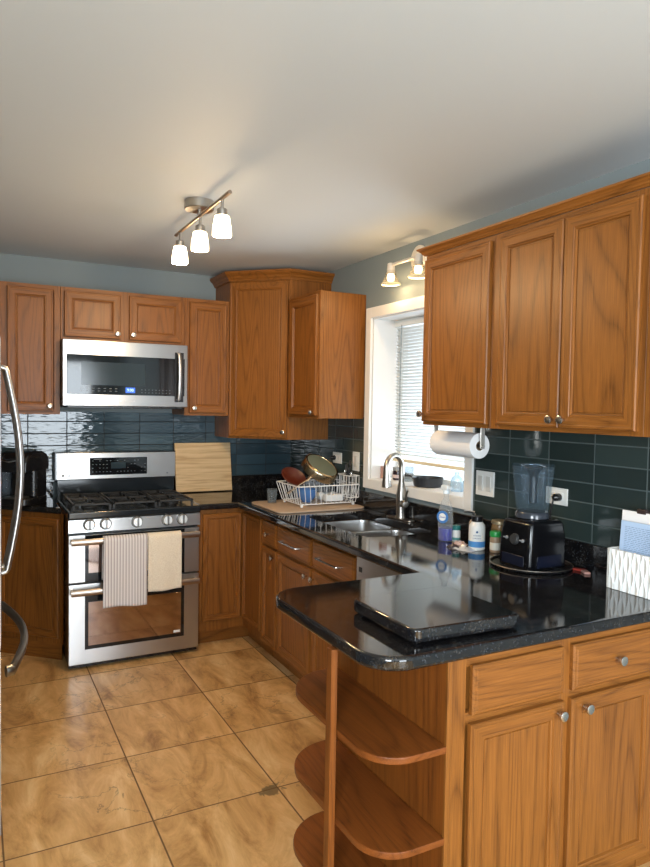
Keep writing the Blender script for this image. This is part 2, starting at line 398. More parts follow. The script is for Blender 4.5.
# patio door (behind the camera)
pd = MB(); 
for x0, x1, z0, z1 in ((-1.85, -1.79, 0, 2.15), (-.51, -.45, 0, 2.15), (-1.18, -1.11, 0, 2.15), (-1.79, -.51, 0, .08), (-1.79, -.51, 2.07, 2.15)):
    pd.box(x0, x1, -7.68, -7.62, z0, z1)
dr = struct('door_1', pd, TRIMP)
pg = MB(); pg.box(-1.79, -.51, -7.655, -7.65, .08, 2.07); g = finish(pg, 'glass_pane', PANE); g.parent = dr
w2 = MB()
for y0, y1, z0, z1 in ((-6.7, -6.64, .85, 2.15), (-5.16, -5.1, .85, 2.15), (-5.93, -5.87, .85, 2.15), (-6.64, -5.16, .85, .91), (-6.64, -5.16, 2.09, 2.15)):
    w2.box(-3.28, -3.22, y0, y1, z0, z1)
wn2 = struct('window_2', w2, TRIMP)
pg = MB(); pg.box(-3.253, -3.248, -6.64, -5.16, .91, 2.09); g = finish(pg, 'glass_pane', PANE); g.parent = wn2

# tile backsplashes (thin sheets of glass tile on the walls)
struct('trim_1', MB().box(-3.0, -.008, -.008, 0, 1.0145, 1.47), GT_B)
tr2 = MB(); tr2.box(-.008, 0, -1.108, 0, 1.0145, 1.47); tr2.box(-.008, 0, -3.55, -2.1305, 1.0145, 1.47)
struct('trim_2', tr2, GT_R)

# ------------------------------------------------------------ sink window
win = MB()
CW = .02
win.box(-CW, 0, -1.165, -1.108, 1.0385, 2.1375, .003); win.box(-CW, 0, -2.1305, -2.07, 1.0385, 2.1375, .003)
win.box(-CW, 0, -2.0705, -1.1645, 2.074, 2.1375, .003); win.box(-CW, 0, -2.0705, -1.1645, 1.0385, 1.095, .003)
# reveal boards
win.box(0, .235, -1.171, -1.165, 1.095, 2.074); win.box(0, .235, -2.07, -2.064, 1.095, 2.074)
win.box(0, .235, -2.064, -1.171, 2.068, 2.074)
w1 = struct('window_1', win, TRIMP)
def wpart(n, mb, m):
    o = finish(mb, n, m); o.parent = w1; return o
wpart('window_sill', MB().box(-.018, .235, -2.064, -1.171, 1.085, 1.098, .002), TRIMP)
sa = MB()
for y0, y1, z0, z1 in ((-1.205, -1.171, 1.098, 2.068), (-2.064, -2.03, 1.098, 2.068), (-2.03, -1.205, 1.098, 1.135), (-2.03, -1.205, 2.035, 2.068)):
    sa.box(.195, .23, y0, y1, z0, z1, .002)
wpart('sash_frame', sa, TRIMP)
wpart('glass_pane', MB().box(.211, .215, -2.03, -1.205, 1.135, 2.035), PANE)

def blind_mat():
    m, nt, b = new_mat('blind_slat_vinyl'); out = nt.nodes['Material Output']
    b.inputs['Base Color'].default_value = (.86, .86, .83, 1); b.inputs['Roughness'].default_value = .45
    tl = N(nt, 'ShaderNodeBsdfTranslucent'); tl.inputs[0].default_value = (.88, .88, .84, 1)
    mx = N(nt, 'ShaderNodeMixShader'); mx.inputs[0].default_value = .25
    L(nt, b.outputs[0], mx.inputs[1]); L(nt, tl.outputs[0], mx.inputs[2]); L(nt, mx.outputs[0], out.inputs[0]); return m
BLM = blind_mat()
bt = thing('venetian_blind', 'white venetian blind lowered most of the way over the sink window', 'blind', (.165, -1.62, 2.03))
part('headrail', MB().box(.145, .185, -2.058, -1.177, 2.028, 2.066, .002), BLM, bt)
sl = MB(); z = 2.012; n = 0
while z > 1.232:
    M = Matrix.Translation((.165, 0, z)) @ Matrix.Rotation(R(36), 4, 'Y')
    sl.grid(lambda u, v: Vector(((u-.5)*.025, -2.055+v*.875, .0018*(1-(2*u-1)**2))), 4, 1, M)
    z -= .0195; n += 1
so = part('slats', sl, BLM, bt)
md = so.modifiers.new('thick', 'SOLIDIFY'); md.thickness = .0006
part('bottom_rail', MB().box(.152, .178, -2.055, -1.18, 1.204, 1.222, .003), simple('rail_ivory', (.80, .68, .45), .45), bt)
lc = MB()
for y in (-1.26, -1.62, -1.97):
    lc.cyl((.151, y, 1.215), (.151, y, 2.03), .0011, seg=6); lc.cyl((.179, y, 1.215), (.179, y, 2.03), .0011, seg=6)
part('ladder_cord', lc, WHITE, bt)
part('tilt_wand', MB().cyl((.135, -1.262, 1.36), (.140, -1.262, 2.035), .0035, seg=8), CLEAR, bt)

# outside: snowy yard and a bush line seen below the blind
struct('ground_outside', MB().box(.25, 14, -9, 6, -.8, -.7), simple('snow', (.8, .84, .9), .8))

# ------------------------------------------------------------ cabinets
KN = simple('knob_nickel', (.60, .57, .52), .25, 1)
def door_mb(x0, x1, z0, z1, y=0., t=.019, fw=.052):
    """mitred frame and recessed panel; front towards -y; returns MB with slots 0 upright, 1 level"""
    m = MB(); bm = m.bm
    lv = [(0, 0), (0, -t+.004), (.0035, -t), (.010, -t), (.013, -t+.0015), (fw-.012, -t+.0015), (fw-.010, -t+.0050), (fw-.006, -t+.0045), (fw-.003, -t+.0060), (fw-.001, -t+.0125), (fw+.002, -t+.0130), (fw+.004, -t+.0100), (fw+.007, -t+.0095)]
    rings = []
    for d, dy in lv:
        rings.append([bm.verts.new((x, y+dy, z)) for x, z in ((x0+d, z0+d), (x1-d, z0+d), (x1-d, z1-d), (x0+d, z1-d))])
    for i, (a, b) in enumerate(zip(rings, rings[1:])):
        for k in range(4):
            f = bm.faces.new((a[k], a[(k+1) % 4], b[(k+1) % 4], b[k]))
            f.material_index = 1 if k in (0, 2) else 0
            if lv[i+1][0] > fw+.003: f.material_index = 0
    bm.faces.new(rings[-1]).material_index = 0
    bm.faces.new(rings[0][::-1]).material_index = 0
    return m
def drawer_mb(x0, x1, z0, z1, y=0., t=.019):
    m = MB(); bm = m.bm
    lv = [(0, 0), (0, -t+.006), (.006, -t+.002), (.012, -t+.002), (.015, -t), ]
    rings = [[bm.verts.new((x, y+dy, z)) for x, z in ((x0+d, z0+d), (x1-d, z0+d), (x1-d, z1-d), (x0+d, z1-d))] for d, dy in lv]
    for a, b in zip(rings, rings[1:]):
        for k in range(4): bm.faces.new((a[k], a[(k+1) % 4], b[(k+1) % 4], b[k]))
    bm.faces.new(rings[-1]); bm.faces.new(rings[0][::-1])
    return m
def rawpart(name, mb, mats, parent, label=None):
    o = finish(mb, name, mats, None, name not in ('door', 'drawer', 'face_frame', 'carcass', 'toe_kick')); o.parent = parent
    if label: o['label'] = label
    return o
def knob(x, z, parent, y=-.019):
    k = MB().lathe([(.0055, 0), (.0055, .010), (.008, .014), (.0145, .017), (.0155, .022), (.0145, .026), (.011, .0275), (0, .0275)], (x, y, z), (0, -1, 0), 20)
    return rawpart('knob', k, KN, parent)
def pull(x0, x1, z, parent, y=-.019):
    k = MB().tube([(x0, y+.002, z), (x0, y-.024, z), (x0+.004, y-.030, z), (x1-.004, y-.030, z), (x1, y-.024, z), (x1, y+.002, z)], .0055, 8)
    return rawpart('handle', k, KN, parent)
def door(t, x0, x1, z0, z1, kx=None, kz=None, fw=.052):
    d = rawpart('door', door_mb(x0, x1, z0, z1, fw=fw), [OV, OH], t)
    if kx is not None: knob(kx, kz, d)
    return d
def drawer(t, x0, x1, z0, z1, kx=None, bar=None):
    d = rawpart('drawer', drawer_mb(x0, x1, z0, z1), [OH], t)
    if kx is not None: knob(kx, (z0+z1)/2, d)
    if bar: pull(bar[0], bar[1], (z0+z1)/2, d)
    return d
def face_frame(w, z0, z1, rails, stiles, sw=.03, dep=.019):
    """one mesh of stiles (slot 0) and rails (slot 1) lying at y 0..dep"""
    m = MB(); m.mi = 0
    for a, b in stiles: m.box(a, b, 0, dep, z0, z1, .0008, 1)
    m.mi = 1
    ss = sorted(stiles)
    for (a, b) in rails:
        for (s0, s1) in zip(ss, ss[1:]): m.box(s0[1], s1[0], .0005, dep, a, b)
    return m
def cab(name, label, cat, loc, rotz, w, d, z0, z1, rails, stiles, group=None):
    t = thing(name, label, cat, loc, rotz, group, local=True)
    rawpart('face_frame', face_frame(w, z0, z1, rails, stiles), [OV, OH], t)
    if 'sink' in label:   # open box: the bowls hang inside
        hb = MB(); hb.box(.002, .02, .019, d-.001, z0+.002, z1-.002).box(w-.02, w-.002, .019, d-.001, z0+.002, z1-.002).box(.02, w-.02, .019, d-.001, z0+.002, z0+.02).box(.02, w-.02, d-.012, d-.001, z0+.02, z1-.002).box(.02, w-.02, .019, .03, z0+.02, z1-.002)
    else: hb = MB().box(.002, w-.002, .019, d-.001, z0+.002, z1-.002, .001, 1)
    rawpart('carcass', hb, [OV], t)
    return t
ZB, ZT = 1.459, 2.229
# wall cabinets on the back wall (local x from left)
def upper(label, x0, x1, z0, doors, group='oak wall cabinets along the back wall', extra=()):
    w = x1-x0
    st = [(0, .034), (w-.034, w)] + list(extra)
    t = cab('wall_cabinet', label, 'cabinet', (x0, -.315, 0), 0, w, .315, z0, ZT, [(z0, z0+.03), (ZT-.035, ZT)], st, group)
    for a, b, kx in doors: door(t, a-x0, b-x0, z0+.018, ZT-.024, kx-x0, z0+.05)
    return t
upper('oak wall cabinet left of the microwave, seen above the refrigerator handle', -2.36, -1.69, ZB, [(-1.981, -1.730, -1.752), (-2.335, -2.03, -2.31)], extra=[(.33, .38)])
upper('short two-door oak wall cabinet directly above the microwave', -1.688, -.926, 1.914, [(-1.668, -1.338, -1.358), (-1.285, -.950, -1.262)], extra=[(.345, .405)])
upper('narrow oak wall cabinet between the microwave and the corner cabinet', -.924, -.619, ZB, [(-.896, -.642, -.866)])
# diagonal corner cabinet
ZC0, ZC1 = 1.308, 2.372
t = thing('corner_wall_cabinet', 'tall diagonal oak corner wall cabinet with crown moulding touching the ceiling', 'cabinet', (-.3, -.3, ZC0))
poly = [(0, 0), (-.612, 0), (-.612, -.305), (-.305, -.612), (0, -.612)]
part('carcass', MB().slab(poly, ZC0, ZC1), [OV], t)
Md = Matrix.Translation((-.612, -.305, 0)) @ Matrix.Rotation(R(-45), 4, 'Z')
dm = door_mb(.006, .426, ZC0+.012, ZC1-.016, fw=.055); dm.bm.transform(Md); cd = part('door', dm, [OV, OH], t, None, False)
km = MB().lathe([(.0055, 0), (.0055, .010), (.008, .014), (.0145, .017), (.0155, .022), (.0145, .026), (.011, .0275), (0, .0275)], (.405, -.017, ZC0+.05), (0, -1, 0), 20)
km.bm.transform(Md); part('knob', km, KN, cd)
CRP = [(0, 0), (.010, 0), (.014, .012), (.020, .018), (.026, .030), (.040, .042), (.046, .052), (.046, .062), (0, .062)]
crp = [(a, b+H-.084) for a, b in CRP]; crp = [(a*1.0, b) for a, b in crp]
cr = MB(); cr.sweep(crp, [(-.612, -.001), (-.612, -.305), (-.305, -.612), (-.001, -.612)][::-1] if False else [(-.612, -.001), (-.612, -.305), (-.305, -.612), (-.001, -.612)])
part('crown_moulding', cr, [OH], t, None, False)
part('top_fascia', MB().slab([(0, 0), (-.6125, 0), (-.6125, -.3052), (-.3052, -.6125), (0, -.6125)], ZC1, H-.021), [OV], t)
# cabinet between corner and window (faces left, end panel to the camera)
t = cab('wall_cabinet', 'oak wall cabinet beside the window with its plain end panel towards the room', 'cabinet', (-.319, -.622, 0), R(-90), .456, .318, ZB, ZT, [(ZB, ZB+.03), (ZT-.035, ZT)], [(0, .034), (.422, .456)])
door(t, .058, .438, ZB+.02, ZT-.022, .41, ZB+.04)
# right-hand run, faces left
t = cab('wall_cabinet', 'single-door oak wall cabinet right of the window above the paper towel roll', 'cabinet', (-.317, -2.132, 0), R(-90), .455, .316, ZB, ZT, [(ZB, ZB+.03), (ZT-.03, ZT)], [(0, .02), (.44, .455)], 'oak wall cabinets right of the window')
door(t, .010, .445, ZB+.016, ZT-.022, .022, ZB+.05)
t = cab('wall_cabinet', 'two-door oak wall cabinet above the blender and letter bin', 'cabinet', (-.317, -2.588, 0), R(-90), .70, .316, ZB, ZT, [(ZB, ZB+.03), (ZT-.03, ZT)], [(0, .045), (.65, .70)], 'oak wall cabinets right of the window')
door(t, .046, .368, ZB+.016, ZT-.022, .346, ZB+.045)
door(t, .374, .682, ZB+.016, ZT-.022, .398, ZB+.045)
t = cab('wall_cabinet', 'oak wall cabinet cut off at the right edge of the photo', 'cabinet', (-.317, -3.289, 0), R(-90), .30, .316, ZB, ZT, [(ZB, ZB+.03), (ZT-.03, ZT)], [(0, .05), (.27, .30)], 'oak wall cabinets right of the window')
door(t, .04, .28, ZB+.016, ZT-.022, .26, ZB+.05)
CR2 = [(0, 0), (.008, 0), (.011, .005), (.016, .008), (.019, .014), (.028, .022), (.034, .025), (.036, .032), (0, .032)]
cr = MB().sweep([(a, b+2.2295) for a, b in CR2], [(-.002, -2.133), (-.317, -2.133), (-.317, -3.587)][::1])
single('crown_moulding', cr, [OY], 'oak crown moulding running along the top of the right-hand wall cabinets', 'moulding', (-.317, -2.86, 2.2295), None, False)

# ------------------------------------------------------------ base cabinets
ZBC0, ZBC1 = .10, .8755
def base(name, label, loc, rotz, w, d, stiles, rails, group='oak base cabinets'):
    t = cab(name, label, 'cabinet', loc, rotz, w, d, ZBC0, ZBC1, rails, stiles, group)
    rawpart('toe_kick', MB().box(.001, w-.001, .07, d-.01, 0, ZBC0+.001), [OH], t)
    return t
# angled end cabinet left of the range
t = thing('base_cabinet', 'angled oak base cabinet left of the range, under the coffee maker', 'cabinet', (-2.03, -.15, 0), R(-45), 'oak base cabinets', local=True)
Minv = (Matrix.Translation((-2.03, -.15, 0)) @ Matrix.Rotation(R(-45), 4, 'Z')).inverted()
b_ = MB().slab([(-1.69, -.002), (-2.03, -.002), (-2.03, -.15), (-1.69, -.49)], ZBC0, ZBC1); b_.bm.transform(Minv); rawpart('carcass', b_, [OV], t)
b_ = MB().slab([(-1.70, -.002), (-2.02, -.002), (-2.02, -.17), (-1.695, -.47)], 0, ZBC0+.001); b_.bm.transform(Minv); rawpart('toe_kick', b_, [OH], t)
door(t, .02, .455, .135, .845, fw=.045)
# corner cabinet: one face on each wall
t = thing('corner_base_cabinet', 'oak corner base cabinet with two doors meeting in the inside corner', 'cabinet', (-.61, -.61, 0), 0, 'oak base cabinets', local=True)
Mi = Matrix.Translation((.61, .61, 0))
b_ = MB().slab([(-.003, -.003), (-.92, -.003), (-.92, -.61), (-.61, -.61), (-.61, -.95), (-.003, -.95)], ZBC0, ZBC1); b_.bm.transform(Mi); rawpart('carcass', b_, [OV], t)
b_ = MB().slab([(-.01, -.01), (-.915, -.01), (-.915, -.54), (-.54, -.54), (-.54, -.945), (-.01, -.945)], 0, ZBC0+.001); b_.bm.transform(Mi); rawpart('toe_kick', b_, [OH], t)
d1 = door_mb(-.887, -.632, .165, .848, y=-.61, fw=.035); d1.bm.transform(Mi); rawpart('door', d1, [OV, OH], t)
M2 = Matrix.Translation((-.61, -.0, 0)) @ Matrix.Rotation(R(-90), 4, 'Z')
d2 = door_mb(.632, .935, .165, .848, fw=.03); d2.bm.transform(M2); d2.bm.transform(Mi); rawpart('door', d2, [OV, OH], t)
# narrow drawer base
t = base('base_cabinet', 'narrow oak base cabinet with one small drawer next to the corner cabinet', (-.61, -.952, 0), R(-90), .222, .608, [(0, .02), (.202, .222)], [(ZBC0, .135), (.69, .715), (.852, ZBC1)])
drawer(t, .008, .214, .712, .848, kx=.111); door(t, .008, .214, .125, .695, .19, .655, fw=.04)
# sink base
t = base('base_cabinet', 'wide oak sink base cabinet with two bar-handled false drawers', (-.61, -1.176, 0), R(-90), .90, .608, [(0, .02), (.43, .465), (.87, .90)], [(ZBC0, .135), (.69, .715), (.852, ZBC1)])
drawer(t, .010, .432, .712, .848, bar=(.10, .32)); drawer(t, .456, .882, .712, .848, bar=(.55, .77))
door(t, .010, .432, .125, .695, .405, .655); door(t, .456, .882, .125, .695, .482, .655)
# dishwasher
t = thing('dishwasher', 'stainless steel dishwasher between the sink cabinet and the peninsula', 'dishwasher', (-.3, -2.38, 0))
part('body', MB().box(-.605, -.03, -2.675, -2.08, .10, .868), BLACK, t)
part('door', MB().box(-.632, -.606, -2.672, -2.084, .12, .866, .006), SS, t)
part('vent', MB().box(-.634, -.632, -2.135, -2.11, .80, .822, .0004), BLACK, t)
part('toe_panel', MB().box(-.57, -.10, -2.67, -2.09, .0, .10), BLACK, t)
# peninsula cabinet (faces the camera)
PX, PY = -1.053, -3.293
t = base('base_cabinet', 'oak peninsula base cabinet with two drawers and two doors facing the camera', (PX, PY, 0), 0, .86, .59, [(0, .055), (.403, .443), (.82, .86)], [(ZBC0, .14), (.690, .722), (.848, ZBC1)])
drawer(t, .066, .403, .717, .853); drawer(t, .441, .832, .717, .853, kx=.625)
door(t, .062, .408, .125, .694, .380, .664); door(t, .438, .812, .125, .694, .486, .664)
t = base('base_cabinet', 'last oak base cabinet of the peninsula, at the right wall', (PX+.862, PY, 0), 0, .20, .59, [(0, .03), (.17, .20)], [(ZBC0, .14), (.862, ZBC1)])
door(t, .015, .185, .125, .866, .035, .70, fw=.04)
# ------------------------------------------------------------ open shelf unit
t = thing('open_shelf_unit', 'open oak end shelf unit with three rounded shelves and a slim post', 'shelf', (-1.18, -3.0, 0))
part('back_panel', MB().box(-1.066, -1.0535, -3.295, -2.70, 0, .8755, .001, 1), [OPL], t)
part('edge_strip', MB().box(-1.069, -1.0535, -3.3055, -3.2955, .0, .8755, .001, 1), [OV], t)
def shelf_poly(x1=-1.0665, x0=-1.283, y0=-3.305, y1=-2.70, r=.11):
    out = [(x1, y0), (x1, y1)]
    for k in range(11):
        a = R(90+90*k/10); out.append((x0+.17+.17*math.cos(a), y1-.17+.17*math.sin(a)))
    for k in range(9):
        a = R(180+90*k/8); out.append((x0+r+r*math.cos(a), y0+r+r*math.sin(a)))
    return out
for z in (.157, .404, .651): part('shelf', MB().slab(shelf_poly()[::-1] if area2(shelf_poly()) < 0 else shelf_poly(), z-.019, z, .003, steps=2), [OSH], t)
part('post', MB().box(-1.304, -1.2840, -3.10, -3.07, 0, .8755, .002, 1), [OPL], t)

# ------------------------------------------------------------ countertops
SINK = rrect(-.50, -.105, -1.97, -1.29, .06)
outer = [(-.002, -3.315), (-.002, -.002), (-.921, -.002), (-.921, -.65), (-.67, -.65), (-.67, -2.602)]
for k in range(9):
    a = R(90+90*k/8); outer.append((-1.295+.12+.12*math.cos(a), -2.602-.12+.12*math.sin(a)))
for k in range(9):
    a = R(180+90*k/8); outer.append((-1.295+.11+.11*math.cos(a), -3.315+.11+.11*math.sin(a)))
# CCW check
if area2(outer) < 0: outer = outer[::-1]
t = thing('countertop', 'long black granite countertop wrapping the corner, sink and peninsula', 'countertop', (-.6, -2.0, .876))
part('slab', MB().slab(outer, .876, .914, .011, holes=[SINK[::-1] if area2(SINK) > 0 else SINK]), [GR], t)
bs = MB(); bs.box(-.921, -.022, -.02, 0, .914, 1.0135, .002, 1); bs.box(-.02, 0, -3.31, -.001, .914, 1.0135, .002, 1)
part('upstand', bs, [GR], t)
t = thing('countertop', 'small angled black granite countertop left of the range', 'countertop', (-1.86, -.2, .876))
po = [(-2.06, -.001), (-2.06, -.14), (-1.703, -.503), (-1.703, -.001)]
part('slab', MB().slab(po if area2(po) > 0 else po[::-1], .876, .914, .010), [GR], t)
part('upstand', MB().box(-2.06, -1.70, -.02, 0, .914, 1.0135, .002, 1), [GR], t)

# sink
t = thing('sink', 'double-bowl stainless steel undermount sink below the window', 'sink', (-.3, -1.63, .7))
def bowl(x0, x1, y0, y1):
    m = MB(); t_ = bmesh.new(); rings = []
    for off, z, rr in ((-.012, .872, .07), (0, .8725, .06), (.002, .86, .06), (.008, .72, .06), (.03, .70, .055), (.10, .695, .03)):
        rings.append([t_.verts.new((x, y, z)) for x, y in rrect(x0+off, x1-off, y0+off, y1-off, rr)])
    for a, b in zip(rings, rings[1:]):
        for k in range(len(a)): t_.faces.new((a[k], a[(k+1) % len(a)], b[(k+1) % len(a)], b[k]))
    t_.faces.new(rings[-1]); m.merge(t_)
    return m
part('bowl', bowl(-.498, -.11, -1.612, -1.30), [SSK], t); part('bowl', bowl(-.498, -.11, -1.962, -1.648), [SSK], t)
part('divider', MB().box(-.50, -.105, -1.646, -1.614, .86, .874, .004), [SSK], t)
for y in (-1.455, -1.805): part('drain', MB().lathe([(.045, 0), (.043, .004), (.02, .002), (0, .001)], (-.30, y, .697)), [CHROME], t)
# faucet
t = thing('faucet', 'brushed nickel gooseneck pull-down faucet behind the sink', 'faucet', (-.05, -1.575, .914))
part('base_plate', MB().slab(rrect(-.078, -.024, -1.690, -1.455, .026), .914, .922, .003), [SSB], t)
part('body', MB().lathe([(.029, 0), (.029, .01), (.026, .02), (.025, .07), (.028, .085), (.028, .13), (.022, .165), (.0165, .20)], (-.05, -1.575, .920)), [SSB], t)
sp = []
for k in range(13):
    a = math.pi*k/12*1.06; rr_ = .068*(1-math.cos(a)); sp.append((-.05-.95*rr_, -1.575-.31*rr_, 1.205+.068*math.sin(a)))
dirv = Vector((-.075*2, .045, 0))
pts = [(-.05, -1.575, 1.10), (-.05, -1.575, 1.15)]
for x, y, z in sp:
    pts.append((x, y, z))
part('spout', MB().tube(pts, .0150, 14), [SSB], t)
e = Vector(pts[-1]); dn = (Vector(pts[-1])-Vector(pts[-2])).normalized()
part('spray_head', MB().lathe([(.0155, 0), (.0175, .012), (.018, .02), (.021, .055), (.027, .092), (.027, .098), (.020, .100)], e-dn*.01, dn), [SSB], t)
h = part('handle', MB().lathe([(.0, .0), (.018, 0), (.021, .01), (.021, .045), (.017, .055), (0, .057)], (-.052, -1.590, 1.005), (-.25, -1, .05)).tube([(-.066, -1.642, 1.02), (-.070, -1.652, 1.06), (-.066, -1.662, 1.085)], [.0065, .0055, .0045], 8), [SSB], t)

# ------------------------------------------------------------ range
XL, XR = -1.688, -.926
t = thing('range', 'freestanding stainless steel double-oven gas range on the back wall', 'stove', (-1.307, -.36, 0))
part('body', MB().box(XL+.004, XR-.004, -.645, -.03, .03, .868, .002, 1), BLACK, t)
for x in (XL+.05, XR-.05):
    for y in (-.60, -.08): part('foot', MB().cyl((x, y, 0), (x, y, .03), .018), BLACK, t)
part('control_panel', MB().slab([(-.645, .792), (-.694, .797), (-.690, .868), (-.645, .872)][::-1], XL, XR, .002, M=Matrix(((0,0,1,0),(1,0,0,0),(0,1,0,0),(0,0,0,1)))), SS, t)
KF = simple('knob_face', (.66, .66, .64), .4, .7)
for x in (-1.577, -1.486, -1.308, -1.131, -1.039):
    part('bezel', MB().lathe([(.034, 0), (.034, .002), (.030, .003), (0, .003)], (x, -.691, .840), (0, -1, .06), 26), BLACK, t)
    k = part('knob', MB().lathe([(.029, 0), (.031, .004), (.029, .008), (.0275, .024), (.025, .027), (0, .027)], (x, -.692, .840), (0, -1, .06), 26), KF, t)
    part('grip', MB().box(x-.005, x+.005, -.730, -.717, .815, .867, .002, 2), simple('grip_steel', (.22, .22, .22), .3, 1) if 'grip_steel' not in bpy.data.materials else bpy.data.materials['grip_steel'], k)
ct = MB(); ct.box(XL-.003, XR+.003, -.700, -.10, .872, .916, .010, 3)
part('cooktop', ct, BLKEN, t)
def grate(xa, xb):
    g = MB(); ya, yb, z = -.64, -.15, .946
    r = .006
    g.box(xa, xb, ya, ya+.012, z-.006, z+.006, .002, 1); g.box(xa, xb, yb-.012, yb, z-.006, z+.006, .002, 1)
    g.box(xa, xa+.012, ya, yb, z-.006, z+.006, .002, 1); g.box(xb-.012, xb, ya, yb, z-.006, z+.006, .002, 1)
    xm = (xa+xb)/2
    for yc in (-.52, -.27):
        for k in range(6):
            a = R(30+60*k); g.box(.03, .095 if k % 3 else .10, -.004, .004, -.004, .009, .001, 1, Matrix.Translation((xm, yc, z)) @ Matrix.Rotation(a, 4, 'Z'))
    g.box(xa, xb, -.401, -.389, z-.006, z+.006, .002, 1)
    for x in (xa+.006, xb-.006):
        for y in (ya+.006, -.395, yb-.006): g.box(x-.006, x+.006, y-.006, y+.006, .915, z)
    return g
for xa, xb in ((XL+.03, -1.445), (-1.435, -1.18), (-1.17, XR-.03)): part('grate', grate(xa, xb), IRON, t)
for x, y in ((-1.552, -.52), (-1.552, -.27), (-1.307, -.395), (-1.063, -.52), (-1.063, -.27)):
    part('burner', MB().lathe([(.045, 0), (.045, .008), (.036, .012), (.036, .020), (.030, .024), (0, .024)], (x, y, .915)), IRON, t)
# backguard
part('backguard', MB().box(XL+.004, XR-.004, -.10, -.025, .90, 1.035, .003, 1), BLKEN, t)
bgm = MB().box(XL-.012, XR+.010, -.082, -.023, 1.028, 1.211, .006, 2); part('backguard_cap', bgm, BLKEN, t)
bp_ = part('backguard_panel', MB().box(XL, XR+.006, -.090, -.080, 1.034, 1.203, .003, 2), SS, t)
lg = MB().box(-1.484, -1.114, -.0935, -.089, 1.058, 1.172, .002, 1); lg.mi = 1
for r_ in range(4):
    for c_ in range(16):
        if 5 <= c_ <= 9 and r_ in (1, 2): continue
        if random.random() < .25: continue
        x = -1.466+c_*.0225; z = 1.152-r_*.024
        lg.box(x-.004, x+.004, -.0941, -.0934, z-.0014, z+.0014)
lg.box(-1.46, -1.41, -.0941, -.0934, 1.161, 1.165)
LEG = simple('legend_grey', (.22, .24, .26), .6)
dsp = part('display', lg, [BLKGL, LEG], bp_); part('clock', MB().box(-1.35, -1.255, -.0941, -.0934, 1.10, 1.14), simple('lcd', (.02, .035, .045), .1), dsp)
lo = MB(); lo.lathe([(.008, 0), (.008, .001), (0, .001)], (XL+.04, -.090, 1.06), (0, -1, 0)); lo.lathe([(.006, 0), (.006, .001), (0, .001)], (XR-.05, -.090, 1.06), (0, -1, 0)); lo.box(XL+.07, XL+.085, -.091, -.0895, 1.054, 1.062)
part('badge', lo, LEG, bp_)
# oven doors
def odoor(z0, z1, gz0, gz1, wz0, wz1, hz, nm):
    fr = MB(); fr.box(XL+.002, XR-.002, -.682, -.646, z0, z1, .005, 2)
    d = part('oven_door', fr, SS, t)
    g_ = part('glass', MB().box(-1.597, -1.020, -.6845, -.681, gz0, gz1, .001, 1), BLKGL, d)
    part('oven_window', MB().box(-1.578, -1.040, -.6858, -.6843, wz0, wz1, .0005, 1), OVW, d)
    # bowed handle
    pts = [(XL+.012+(XR-XL-.024)*k/14, -.722-.020*math.sin(math.pi*k/14), hz-.004*math.cos(math.pi*2*k/14)) for k in range(15)]
    hm = MB().tube(pts, .0150, 12, flat=(.6, 1.25))
    for x in (XL+.022, XR-.022): hm.cyl((x, -.68, hz), (x, -.722, hz), .011)
    part('handle', hm, HND, d); return d
OVW = simple('oven_window_glass', (.42, .33, .29), .06, 1)
HND = simple('handle_bronzed_steel', (.42, .36, .31), .3, 1)
d = odoor(.507, .780, .509, .778, .56, .73, .750, 'upper')
d = odoor(.034, .498, .118, .455, .140, .392, .463, 'lower')
part('rating_tag', MB().box(-1.085, -1.045, -.6865, -.6857, .146, .160), WHITE, d)
part('kick_panel', MB().box(XL+.006, XR-.006, -.66, -.645, .012, .033), BLACK, t)

# towels
def towel(name, label, x0, x1, zf, zb, mat, yoff, skew, seed):
    rnd = random.Random(seed); ph = rnd.random()*6
    hz, hy, r = .750, -.738, .026
    L1, L2 = hz-zf, hz-zb; tot = L1+math.pi*r+L2
    def f(u, v):
        s = v*tot
        if s < L1: y, z = hy-r, zf+s
        elif s < L1+math.pi*r: a = (s-L1)/r; y, z = hy-r*math.cos(a), hz+r*math.sin(a)
        else: y, z = hy+r, hz-(s-L1-math.pi*r)
        dist = max(0, (hz-z))/.4
        y += (-1 if s < L1+1.5*r else 0)*(.007*math.sin(u*9+ph)*dist+.004*dist) + yoff
        x = x0+(x1-x0)*u + skew*dist*(1-u*.6)
        z += .006*math.sin(u*3+ph)*dist if s < L1 else 0
        return Vector((x, y, z))
    m = MB().grid(f, 30, 50)
    o = single(name, m, mat, label, 'towel', ((x0+x1)/2, hy, hz))
    md = o.modifiers.new('t', 'SOLIDIFY'); md.thickness = .0035; md.offset = 0
    return o
